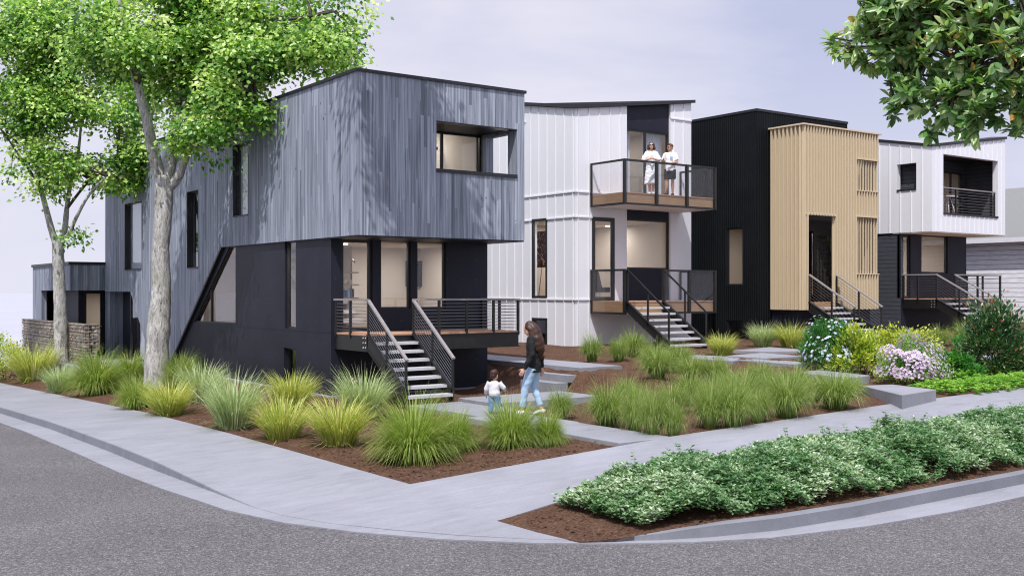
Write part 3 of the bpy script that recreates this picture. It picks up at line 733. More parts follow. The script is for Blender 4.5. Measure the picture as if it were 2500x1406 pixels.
coping(H1, [(gs, gt, gz_), (sL-.05, gt, gz_), (sL-.05, gl, gz_), (gs, gl, gz_)], .1, .045)
# recess cut in the long wall: dark lining and tall side light
bm = BM(); box(bm, sL+.55, sL+.6, rt0-2.5, rt1, 0, rz+.1); box(bm, sL+.2, sL+.55, rt0-2.5, rt1, rz+.02, rz+.1); obj('entry_recess', bm, M['fibre'], H1)
window(H1, 'S', sL, T_(331, sL), T_(312, sL), .10, rz-.03, inset=.08, fw=.045, name='window')
bm = BM(); box(bm, sL+.40, sL+.43, T_(331, sL), T_(312, sL), .1, rz-.05); obj('window_blind', bm, M['curtain'], H1)

# ================================================================== HOUSE 2: white standing seam house with stacked balconies
a2, f2, b2 = 13.91, 13.77, 27.0; e2 = 18.85
H2 = root('white_seam_house', 'white standing seam metal house with a glass balcony stacked over its glass fronted porch', 'house', (a2, f2, .6))
zA = 7.83; zR = Z_(252, e2, f2); zB = Z_(259, a2, T_(1283, a2))+1.0
tz1283 = T_(1283, a2); sl_ = (Z_(259, a2, tz1283)-zA)/(tz1283-f2); zB = zA+sl_*(b2-f2)
zb2 = .62
w2 = rS(a2, 1299, 1336, 534, 728); wb2 = rS(a2, 1299, 1336, 776, 870)
bm = BM(); HL = [w2, (wb2[0], wb2[1], .62, wb2[3])]
wall(bm, 'S', a2, [(f2+.003, zb2), (b2, zb2), (b2, zB), (f2+.003, zA)], [rect(*h) for h in HL], .2, rev=0)
gA = rT(f2, 1445, 1500, 531, 737); pn0, pn1 = S_(1530.5, f2), S_(1637, f2)
gA = (gA[0], gA[1], 2.02, gA[3])
topz = lambda s: zA+(zR-zA)*(s-a2)/(e2-a2)
HF = [gA, (pn0, pn1, 2.02, 9.9)]
wall(bm, 'T', f2, [(a2+.003, zb2), (e2, zb2), (e2, topz(e2)), (pn1, topz(pn1)), (pn1, 2.02), (pn0, 2.02), (pn0, topz(pn0)), (a2+.003, zA)], [rect(*gA)], .2)
wall(bm, 'S', e2, [(f2+.003, zb2), (b2, zb2), (b2, zB), (f2+.003, zR)], [], .2, sign=1)
seams(bm, 'S', a2, f2+.06, 24, zb2, 0, .43, HL, zt=lambda t: zA+sl_*(t-f2)-.02, start=f2+.10)
uz = 4.95
seams(bm, 'T', f2, a2, pn0, 5.3, 0, .43, [], zt=lambda s: topz(s)-.02, start=a2+.10)
seams(bm, 'T', f2, pn1, e2, 5.3, 0, .43, [], zt=lambda s: topz(s)-.02, start=pn1+.16)
seams(bm, 'T', f2, a2, a2+.62, zb2, 5.3, .43, [], start=a2+.10)
for z in (5.33, 4.57, 2.06):
    hband(bm, 'S', a2, f2-.05, b2, z, HL); hband(bm, 'T', f2, a2-.05, (pn0 if z > 5 else gA[0]), z, HF)
    if z > 4.8: hband(bm, 'T', f2, pn1, e2, z, HF)
hband(bm, 'T', f2, pn1, e2, 7.92, HF); hband(bm, 'S', a2, f2+2.5, b2, 7.75, HL)
obj('wall', bm, M['white'], H2)
bm = BM(); box(bm, a2+.06, e2-.05, f2+.03, b2, .2, .64); obj('foundation', bm, M['kerb_concrete'], H2)
roof(H2, [(a2, f2, zA), (e2, f2, zR), (e2, b2, zB), (a2, b2, zB)])
coping(H2, [(a2, f2, zA), (e2, f2, zR), (e2, b2, zB), (a2, b2, zB)], .10, .10)
# dark infill column with its glazing
du = 5.24; dd = 2.02
up = (pn0, pn1, du, Z_(320, (pn0+pn1)/2, f2+.08)); lo = (pn0, pn1, Z_(657, (pn0+pn1)/2, f2+.08), Z_(537, (pn0+pn1)/2, f2+.08))
bm = BM(); wall(bm, 'T', f2+.08, [(pn0, 2.0), (pn1, 2.0), (pn1, topz(pn1)), (pn0, topz(pn0))], [rect(pn0+.003, pn1-.003, up[2], up[3]), rect(pn0+.003, pn1-.003, lo[2], lo[3])], .12)
obj('infill_panel', bm, M['fibre'], H2)
window(H2, 'T', f2+.08, pn0+.004, pn1-.004, up[2], up[3], inset=.02, fw=.06, mull=(S_(1581, f2),), name='sliding_door')
window(H2, 'T', f2+.08, pn0+.004, pn1-.004, lo[2], lo[3], inset=.02, fw=.05)
dr = window(H2, 'T', f2, gA[0]+.002, gA[1]-.002, gA[2], gA[3]-.002, inset=-.02, fw=.12, name='door')
for r in HL: window(H2, 'S', a2, *[r[0]+.003, r[1]-.003, r[2]+.003, r[3]-.003], inset=-.015, fw=.075)
room(H2, a2+.22, e2-.22, f2+.24, f2+4.6, 1.98, 4.62, 22, side=[rect(w2[0]-.1, w2[1]+.1, w2[2]+.05, w2[3]-.02)], lamps=[(14.8, f2+1.4), (16.7, f2+3.6), (18.0, f2+3.2), (15.6, f2+3.5)])
room(H2, a2+.22, e2-.22, f2+.24, f2+4.4, du-.02, 7.7, 20, lamps=[(15.2, f2+2.6), (17.2, f2+2.6)])
room(H2, a2+.22, e2-.22, f2+4.7, f2+9.0, 1.98, 4.62, 14, lamps=[(15.2, f2+6.2)])
def glass_porch(zf_, zk, zt, name, gap=None):
    """deck slab with timber fascia behind a framed glass guard"""
    s0, s1, t0, t1 = 14.5, 18.3, 12.2, f2-.06
    bm = BM(); box(bm, s0+.03, s1-.03, t0+.05, t1, zf_+.02, zk-.03); b = obj(name, bm, M['fascia_wood'], H2)
    bm = BM(); box(bm, s0+.0, s1-.0, t0+.0, t1, zf_-.03, zf_+.018); obj('soffit', bm, M['fascia_white'], b)
    bm = BM(); y = t0+.03
    while y < t1-.02:
        box(bm, s0+.03, s1-.03, y, min(y+.13, t1-.003), zk-.028, zk); y += .136
    obj('deck_floor', bm, M['deck_wood'], b)
    w = .085
    runs = [((s0, t1), (s0, t0)), ((s1, t0), (s1, t1))]
    xs = [S_(p, t0) for p in (1525, 1603, 1677, 1745)]
    if gap is None: runs += [((xs[i], t0), (xs[i+1], t0)) for i in range(3)]
    else: runs += [((gap, t0), (xs[2]+.1, t0)), ((xs[2]+.1, t0), (xs[3], t0))]
    seen = set()
    for (p, q_) in runs:
        for e in (p, q_):
            k = (round(e[0], 2), round(e[1], 2))
            if k in seen: continue
            seen.add(k); post(b, e[0], e[1], zf_-.03 if gap is None or e[0] != gap else zf_, zt, w if e[1] < t1-.1 else .05)
        v = Vector((q_[0]-p[0], q_[1]-p[1], 0)).normalized()*w*.5
        A = Vector((p[0], p[1], 0))+v; B = Vector((q_[0], q_[1], 0))-v
        for z, nm in ((zt-.03, 'top_rail'), (zf_+.0, 'bottom_rail')):
            bm = BM(); bar(bm, (A.x, A.y, z), (B.x, B.y, z), .055, .06); obj(nm, bm, M['steel_black'], b)
        bm = BM(); bm.faces.new([bm.verts.new(c_) for c_ in ((A.x, A.y, zf_+.03), (B.x, B.y, zf_+.03), (B.x, B.y, zt-.06), (A.x, A.y, zt-.06))]); obj('glass_panel', bm, M['guard_glass'], b)
    return b
glass_porch(4.90, du, 6.21, 'balcony')
sg = 16.08
glass_porch(1.66, dd, 2.97, 'porch', gap=sg)
stairs(H2, 14.56, sg-.03, 12.14, 10.4, dd, .62, 7, .92, wood=False, cab=False, tread=.25)

# ================================================================== HOUSE 3: dark corrugated house with timber fin screen
a3, f3, b3, e3 = 20.14, 12.1, 26.0, 24.84
H3 = root('slatted_house', 'black corrugated metal house fronted by a pale timber fin screen', 'house', (a3, f3, .7))
z3 = Z_(271, a3, f3)
w3 = rS(a3, 1773, 1814, 556, 697); wb3 = rS(a3, 1774, 1812, 782, 834)
bm = BM(); wall(bm, 'S', a3, rect(f3+.003, b3, .5, z3), [rect(*w3), rect(*wb3)], .16)
sc0, scf = S_(1961, 10.74), 10.74
p0, p1 = S_(1970, scf), S_(2037, scf); zd3_ = 1.9
zsm = Z_(522, sc0, scf); dq0, dq1 = S_(1985, f3), S_(2040, f3)
wall(bm, 'T', f3, rect(a3+.003, e3, .5, z3-.002), [rect(dq0-.06, dq1+.06, 1.9, zsm-.2)], .16)
wall(bm, 'S', e3, rect(f3+.003, b3, .5, z3-.003), [], .16, sign=1)
obj('wall', bm, M['corrugated'], H3)
roof(H3, [(a3, f3, z3), (e3, f3, z3), (e3, b3, z3), (a3, b3, z3)])
coping(H3, [(a3, f3, z3), (e3, f3, z3), (e3, b3, z3), (a3, b3, z3)], .08, .02)
window(H3, 'S', a3, *w3, inset=.03, fw=.055); window(H3, 'S', a3, *wb3, inset=.03, fw=.055)
room(H3, a3+.2, e3-.2, f3+.3, f3+4.4, 1.72, 4.7, 24, side=[rect(w3[0]-.1, w3[1]+.1, w3[2]+.05, w3[3]-.02)], lamps=[(21.4, f3+1.6), (23, f3+2.4)])
z_t, z_b = Z_(305, sc0, scf), Z_(757, sc0, scf); sc1 = S_(2144, scf); zsm = Z_(522, sc0, scf)
su = (S_(2090, scf), S_(2141, scf), Z_(467, 24.2, scf), Z_(393, 24.2, scf)); sw = (su[0], su[1], Z_(668, 24.2, scf), Z_(532, 24.2, scf))
po = (p0, p1, z_b+.28, zsm-.02)
bm = BM()
wall(bm, 'T', scf+.05, rect(sc0+.05, sc1-.05, z_b, z_t-.05), [rect(*su), rect(*sw), [(po[0], z_b+.002), (po[1], z_b+.002), (po[1], po[3]), (po[0], po[3])]], .05)
wall(bm, 'S', sc0+.05, rect(scf+.06, f3-.003, z_b, z_t-.05), [], .05)
wall(bm, 'S', sc1-.05, rect(scf+.06, f3-.003, z_b, z_t-.05), [], .05, sign=1)
x = sc0+.02; n = 0
def fin(x, z0, z1, thin=False):
    w, dd_ = (.011, .02) if thin else (.02, .065)
    box(bm, x-w, x+w, scf-dd_, scf+(.052 if not thin else .03), z0, z1)
while x < sc1:
    if po[0] < x < po[1]: fin(x, po[3]+.03, z_t)
    elif su[0]+.02 < x < su[1]+.06:
        fin(x, z_b+.003*(n % 2), sw[2]); fin(x, sw[3], su[2]); fin(x, su[3], z_t); fin(x, sw[2], sw[3], True); fin(x, su[2], su[3], True)
    else: fin(x, z_b+.003*(n % 2), z_t)
    x += .146; n += 1
y = scf+.1; n = 0
while y < f3-.05:
    box(bm, sc0-.065, sc0+.052, y-.02, y+.02, z_b+.004*(n % 2), z_t); box(bm, sc1-.052, sc1+.065, y-.02, y+.02, z_b, z_t); y += .165; n += 1
for z in (su[2]-.015, su[3]+.015, sw[2]-.015, sw[3]+.015): box(bm, su[0]-.03, sc1-.03, scf-.07, scf+.056, z-.015, z+.015)
box(bm, sc0-.09, sc1+.09, scf-.09, scf+.12, z_t+.002, z_t+.05); box(bm, sc0-.09, sc0+.12, scf+.12, f3-.004, z_t+.002, z_t+.05); box(bm, sc1-.12, sc1+.09, scf+.12, f3-.004, z_t+.002, z_t+.05)
box(bm, p0-.06, p1+.06, scf-.03, scf+.057, po[3], po[3]+.06)
obj('fin_screen', bm, M['tan'], H3)
bm = BM(); box(bm, sc1-.115, sc1-.102, scf+.12, f3-.01, z_b+.1, z_t-.1); box(bm, max(su[0]-.4, dq1+.22), sc1-.12, f3-.03, f3-.01, z_b+.1, z_t-.1); obj('screen_lining', bm, M['tan_shade'], H3)  # lining coloured darker to carry the shade behind the slats
bm = BM(); box(bm, dq0-.3, dq1+.3, f3+.24, f3+.28, zd3_-.1, zsm); obj('dark_backing', bm, M['lap_dark'], H3)  # dark panel added behind the door so its glass reads dark
bm = BM(); box(bm, sc0-.002, sc1+.002, scf+.044, scf+.048, zsm-.012, zsm+.012)
for sx in np.arange(sc0+.6, su[0]-.1, .178):
    if not (p0-.1 < sx < p1+.1): box(bm, sx+.03, sx+.09, scf+.040, scf+.0485, 3.35, 3.40)
    box(bm, sx+.03, sx+.09, scf+.040, scf+.0485, 5.82, 5.87)
obj('screen_fixings', bm, M['fascia_wood'], H3)
bm = BM(); box(bm, sc0+.12, sc1-.1, scf+.25, f3, .5, z_b-.006); obj('base_wall', bm, M['fibre'], H3)
# porch inside the screen
bm = BM(); box(bm, sc0+.11, sc1-.11, scf+.11, f3-.003, z_b+.02, z_b+.10); obj('deck', bm, M['deck_wood'], H3)
bm = BM(); box(bm, p0+.05, p1-.05, scf-.0, scf+.04, z_b-.02, z_b+.26); obj('deck_fascia', bm, M['fascia_wood'], H3)
zd3 = z_b+.26
bm = BM(); box(bm, dq0-.4, dq1+.3, f3-.02, f3-.004, zsm-.42, zsm+.1); obj('door_header', bm, M['black_trim'], H3)
dr = window(H3, 'T', f3, dq0, dq1, zd3-.1, zsm-.42, inset=-.02, fw=.15, name='door')
bm = BM(); tube(bm, [(dq0-.12, f3-.06, 2.2), (dq0-.12, f3-.06, zsm-.5)], .02, 6); obj('handle', bm, M['bolt'], dr)
stairs(H3, p0+.02, p1, scf-.09, 8.95, zd3, .80, 6, .86)

# ================================================================== HOUSE 4: white seam box over dark siding
a4, f4, l4, e4, g4, b4 = 26.8, 10.08, 11.33, 31.5, 31.0, 25.0
H4 = root('white_box_house', 'white seamed upper box with a recessed balcony over a dark lap sided base', 'house', (a4, f4, .9))
zc = 7.3; zq = Z_(340, e4, f4); zs4 = Z_(564.5, a4, f4); t2145 = T_(2145, a4); sl4 = (Z_(347, a4, t2145)-zc)/(t2145-f4); tk4 = t2145+.6; zb4 = zc+sl4*(tk4-f4)
v4 = rS(a4, 2190, 2237, 400, 464)
L4 = (S_(2303, f4), S_(2436, f4), Z_(526, 29, f4), Z_(384, 29, f4))
bm = BM(); tp4 = lambda s: zc+(zq-zc)*(s-a4)/(e4-a4)
wall(bm, 'S', a4, [(f4+.003, zs4), (b4, zs4), (b4, zb4), (tk4, zb4), (f4+.003, zc)], [rect(*v4)], .2)
wall(bm, 'T', f4, [(a4+.003, zs4), (e4, zs4), (e4, zq), (a4+.003, zc)], [rect(*L4)], .2)
wall(bm, 'S', e4, [(f4+.003, zs4), (b4, zs4), (b4, zb4), (f4+.003, zq)], [], .2, sign=1)
seams(bm, 'S', a4, f4+.05, 22, zs4, 0, .43, [v4], zt=lambda t: min(zb4, zc+sl4*(t-f4))-.02, start=f4+.38)
seams(bm, 'T', f4, a4+.1, e4, zs4, 0, .30, [L4], zt=lambda s: tp4(s)-.02)
obj('upper_wall', bm, M['white'], H4)
bm = BM(); box(bm, a4+.01, e4-.01, f4+.01, l4+.3, zs4-.03, zs4+.02); obj('soffit', bm, M['interior'], H4)
roof(H4, [(a4, f4, zc), (e4, f4, zq), (e4, b4, zb4), (a4, b4, zb4), (a4, tk4, zb4)])
coping(H4, [(a4, f4, zc), (e4, f4, zq), (e4, b4, zb4), (a4, b4, zb4), (a4, tk4, zb4)], .09, .05)
bm = BM(); lb4 = f4+1.5; a0, a1, z0, z1 = L4
dw = (S_(2290, lb4), S_(2347, lb4), z0+.02, Z_(412, 28.6, lb4))
wall(bm, 'T', lb4, rect(a4+.22, e4-.22, z0-.1, z1+.3), [rect(*dw)], .12)
wall(bm, 'S', e4-.22, rect(f4+.22, lb4-.004, z0-.1, z1+.3), [], .02)
wall(bm, 'S', a4+.72, rect(f4+.22, lb4-.004, z0-.1, z1+.3), [], .02, sign=1)
obj('balcony_recess', bm, M['lap_dark'], H4)
bm = BM(); box(bm, a4+.22, e4-.24, f4+.202, lb4-.006, z1+.1, z1+.2); obj('balcony_ceiling', bm, M['black_trim'], H4)
bm = BM(); box(bm, a4+.22, e4-.24, f4+.202, lb4-.006, z0-.14, z0-.02); obj('balcony_floor', bm, M['deck_wood'], H4)
window(H4, 'T', lb4, *dw, inset=.0, fw=.07, mull=(S_(2322, lb4),), name='sliding_door')
bm = BM(); pbox(bm, 'T', f4, a0, a1, z0-.03, z0+.04, -.03, .205); pbox(bm, 'S', a4, v4[0], v4[1], v4[2]-.03, v4[2]+.03, -.03, .205); obj('sill', bm, M['black_trim'], H4)
bm = BM(); box(bm, a4+.3, a4+.7, v4[0]-.2, v4[1]+.2, v4[2]-.15, v4[3]+.3); 
obj('side_recess', bm, M['lap_dark'], H4)
zr4 = Z_(470, a1, f4)
rl = [obj('railing', (lambda b: (bar(b, (a0, f4+.1, zr4), (a1-.02, f4+.1, zr4), .06, .04), b)[1])(BM()), M['rail_wood'], H4)]
for x in (S_(2340, f4), a1-.06): post(rl[0], x, f4+.1, z0+.03, zr4-.02)
bm = BM(); cables(bm, (a0, f4+.1, z0), (a1, f4+.1, z0), 8, .08, zr4-z0-.05); obj('cable_infill', bm, M['wire'], rl[0])
zd4 = Z_(729, a4+.1, f4)
w4a = rT(l4, 2199, 2223, 575, 728); w4b = rT(l4, 2250, 2314, 575, 667)
w4a = (w4a[0], w4a[1], zd4+.02, w4a[3])
bm = BM(); wall(bm, 'S', a4+.04, rect(l4+.003, b4, .6, zs4), [], .16)
wall(bm, 'S', g4, rect(l4+.003, b4, .6, zs4), [], .16, sign=1)
obj('siding_wall', bm, M['lap_dark'], H4)
bm = BM(); wall(bm, 'T', l4, rect(a4+.044, g4-.003, .6, zs4), [rect(*w4a), rect(*w4b)], .16); obj('base_wall', bm, M['fibre'], H4)
dr = window(H4, 'T', l4, *w4a, inset=.05, fw=.06, name='door'); window(H4, 'T', l4, *w4b, inset=.05, fw=.05)
room(H4, a4+.22, g4-.2, l4+.2, l4+4, zd4, zs4-.06, 22, lamps=[(27.6, l4+1.6), (29.3, l4+2.2)])
room(H4, a4+.22, e4-.22, lb4+.14, lb4+4, zs4+.1, zc-.3, 20, lamps=[(28.3, lb4+1.5)])
dt4, ds0, ds1 = 10.0, a4+.12, S_(2443, 10.0)
bm = BM(); box(bm, ds0, ds1, dt4, dt4+.08, zd4-.36, zd4-.03); box(bm, ds0, ds0+.08, dt4+.08, l4-.003, zd4-.36, zd4-.03); box(bm, ds1-.08, ds1, dt4+.08, l4+.5, zd4-.36, zd4-.03)
for z in (zd4-.36, zd4-.05): box(bm, ds0-.03, ds1+.03, dt4-.03, dt4, z, z+.02)
dk = obj('deck', bm, M['steel_black'], H4)
bm = BM(); y = dt4+.004
while y < l4-.02: box(bm, ds0, ds1, y, min(y+.136, l4-.004), zd4-.028, zd4); y += .142
obj('deck_floor', bm, M['deck_wood'], dk)
for dz in (-.1, -.2, -.29):
    for dx in (.06, .17):
        bm = BM(); tube(bm, [(ds0+dx, dt4-.001, zd4+dz), (ds0+dx, dt4-.02, zd4+dz)], .018, 8); obj('bolt', bm, M['bolt'], dk)
        bm = BM(); tube(bm, [(ds0-.02, dt4+dx, zd4+dz), (ds0+.001, dt4+dx, zd4+dz)], .018, 8); obj('bolt', bm, M['bolt'], dk)
zr4 = Z_(670, a4+.1, dt4); ss1 = S_(2332, dt4)
handrail(dk, (ds0, l4-.02, zr4), (ds0, dt4-.02, zr4)); handrail(dk, (ss1, dt4, zr4), (ds1+.02, dt4, zr4)); handrail(dk, (ds1, dt4, zr4-.002), (ds1, l4+.3, zr4-.002))
for x, y in ((ds0, l4-.06), (ds0, 10.7), (S_(2388, dt4), dt4+.02), (ds1, dt4+.02), (ds1, 10.7), (ds1, l4)): post(dk, x, y, zd4-.1, zr4-.02, .06)
bm = BM(); cables(bm, (ss1, dt4+.02, zd4), (ds1, dt4+.02, zd4), 8, .04, .75); cables(bm, (ds0, dt4, zd4), (ds0, l4, zd4), 8, .04, .75); cables(bm, (ds1, dt4, zd4), (ds1, l4, zd4), 8, .04, .75)
obj('cable_infill', bm, M['wire'], dk)
stairs(H4, ds0+.03, ss1, dt4, 8.3, zd4, .95, 6, .84)

# ================================================================== neighbour beyond
sN = 35.2; zN = Z_(589, sN, T_(2359, sN))
H5 = root('neighbour_house', 'plain white lap sided house with a grey shingle roof at the far right', 'house', (sN, 10, 1))
bm = BM(); wall(bm, 'S', sN, rect(3.003, 24, .7, zN), [], .2); wall(bm, 'T', 3.0, [(sN+.003, .7), (44, .7), (44, zN), (39.6, zN+2.2), (sN+.003, zN)], [], .2); obj('wall', bm, M['lap_white'], H5)
bm = BM(); o_ = .45
v = [bm.verts.new(p) for p in ((sN-o_, 2.4, zN+.05), (sN-o_, 24.5, zN+.05), (sN+4.4, 24.5, zN+2.5), (sN+4.4, 2.4, zN+2.5), (44.4, 24.5, zN+.05), (44.4, 2.4, zN+.05))]
bm.faces.new(v[:4]); bm.faces.new((v[2], v[3], v[5], v[4])); obj('roof', bm, M['shingle'], H5)
bm = BM(); box(bm, sN-o_-.03, sN-o_, 2.4, 24.5, zN-.13, zN+.055); box(bm, sN-o_, sN, 2.4, 24.5, zN-.13, zN-.11); obj('fascia', bm, M['fascia_white'], H5)
# ------------------------------------------------------------------ plants
def blades(n, L, r0, tilt, droop, w, nseg=4, flop=0, seed=0, up=.0):
    """grass clump mesh: n tapering arching blades from a small crown"""
    R = np.random.default_rng(seed); V = []; F = []; A = []
    ph = R.uniform(0, 2*PI, n); rr = r0*np.sqrt(R.uniform(0, 1, n)); ln = L*R.uniform(.62, 1.08, n)
    th = tilt*np.sqrt(R.uniform(0.0, 1, n))+up; dr = droop*R.uniform(.5, 1.3, n); rnd = np.clip(R.normal(.5, .24, n), 0, 1)
    wd = w*R.uniform(.7, 1.25, n); tw = R.normal(0, .5, n)
    fl = R.uniform(0, 1, n) < flop
    th = np.where(fl, R.uniform(1.1, 1.45, n), th); dr = np.where(fl, R.uniform(.05, .35, n), dr)
    p = np.stack([rr*np.cos(ph), rr*np.sin(ph), np.full(n, -.015)], 1); a = th.copy()
    fac = np.array([1., 1., .85, .6, .08]) if nseg == 4 else np.linspace(1, .08, nseg+1)
    side0 = ph+PI/2+tw; base = 0
    for k in range(nseg+1):
        side = np.stack([np.cos(side0), np.sin(side0), np.zeros(n)], 1)*(wd*fac[k]*.5)[:, None]
        V.append(p-side); V.append(p+side)
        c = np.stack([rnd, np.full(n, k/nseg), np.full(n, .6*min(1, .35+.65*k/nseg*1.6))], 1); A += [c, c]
        st = ln/nseg
        p = p+np.stack([np.sin(a)*np.cos(ph), np.sin(a)*np.sin(ph), np.cos(a)], 1)*st[:, None]
        p[:, 2] = np.maximum(p[:, 2], .012)
        a = a+dr*(.5+k/nseg)
    V = np.concatenate(V); A = np.concatenate(A); i = np.arange(n)
    for k in range(nseg):
        b = 2*k*n; F.append(np.stack([b+i, b+n+i, b+3*n+i, b+2*n+i], 1))
    return V, np.concatenate(F), A
def leafcloud(P, D, N, L, W, rnd, shade, fold=.25, curl=.0, kind=4):
    """leaves at points P pointing along D with normals N. kind 4: folded lozenge (2 quads); kind 8: pointed oval"""
    n = len(P); D = D/np.linalg.norm(D, axis=1, keepdims=True); S = np.cross(D, N); S /= (np.linalg.norm(S, axis=1, keepdims=True)+1e-9); U = np.cross(S, D)
    L = np.asarray(L).reshape(-1, 1)*np.ones((n, 1)); W = np.asarray(W).reshape(-1, 1)*np.ones((n, 1))
    if kind == 4:
        rows = [(0, 0), (.45, 1), (1, 0), (.45, -1)]
        V = [P+D*L*a+S*W*.5*b+U*W*fold*abs(b)-U*L*curl*a*a for a, b in rows]
        F = [(0, 1, 2), (0, 2, 3)]
    else:
        rows = [(0, 0), (.28, .8), (.6, 1.), (.86, .55), (1, 0), (.86, -.55), (.6, -1.), (.28, -.8), (.55, 0)]
        V = [P+D*L*a+S*W*.5*b+U*W*fold*abs(b)-U*L*curl*a*a for a, b in rows]
        F = [(0, 1, 8), (1, 2, 8), (2, 3, 8), (3, 4, 8), (4, 5, 8), (5, 6, 8), (6, 7, 8), (7, 0, 8)]
    m = len(rows); V = np.stack(V, 1).reshape(-1, 3)
    Fa = (np.arange(n)*m)[:, None, None]+np.array(F)[None]; Fa = Fa.reshape(-1, 3)
    t = np.tile(np.array([r[0] for r in rows]), n)
    A = np.stack([np.repeat(rnd, m), t, np.repeat(shade, m)], 1)
    return V, Fa, A
def rdir(n, R=rng):
    v = R.normal(0, 1, (n, 3)); return v/np.linalg.norm(v, axis=1, keepdims=True)
# grass prototypes (three of each kind share their meshes between plants)
PROTO = {}
def proto(key, mat, n, **kw):
    out = []
    for v in range(3):
        V, F, A = blades(n, seed=len(PROTO)*10+v, **kw)
        me = npmesh(key, V, F, A); me.materials.append(M[mat]); out.append(me)
    PROTO[key] = out
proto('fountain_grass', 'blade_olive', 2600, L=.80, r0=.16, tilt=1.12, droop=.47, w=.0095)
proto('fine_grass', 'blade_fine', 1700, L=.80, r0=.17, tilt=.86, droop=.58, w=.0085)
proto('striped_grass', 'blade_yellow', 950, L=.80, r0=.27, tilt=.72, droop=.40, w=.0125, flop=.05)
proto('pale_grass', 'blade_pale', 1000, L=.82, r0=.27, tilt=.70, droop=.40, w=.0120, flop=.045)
EXT = {}
for k_, ms_ in PROTO.items():
    c_ = np.empty(len(ms_[0].vertices)*3, np.float32); ms_[0].vertices.foreach_get('co', c_); c_ = c_.reshape(-1, 3)
    EXT[k_] = (2*np.percentile(np.hypot(c_[:, 0], c_[:, 1]), 93), np.percentile(c_[:, 2], 97))
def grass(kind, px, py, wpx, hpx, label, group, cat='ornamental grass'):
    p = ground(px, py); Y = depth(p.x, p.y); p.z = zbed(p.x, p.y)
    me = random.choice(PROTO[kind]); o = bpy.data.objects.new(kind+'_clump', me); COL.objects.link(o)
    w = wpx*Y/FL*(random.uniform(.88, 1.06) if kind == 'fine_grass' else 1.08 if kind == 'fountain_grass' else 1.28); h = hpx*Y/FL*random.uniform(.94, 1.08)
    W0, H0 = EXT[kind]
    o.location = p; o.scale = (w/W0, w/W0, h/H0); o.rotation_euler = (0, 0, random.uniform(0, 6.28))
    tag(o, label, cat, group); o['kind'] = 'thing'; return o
gl_ = 'grass clumps in the front planting beds'
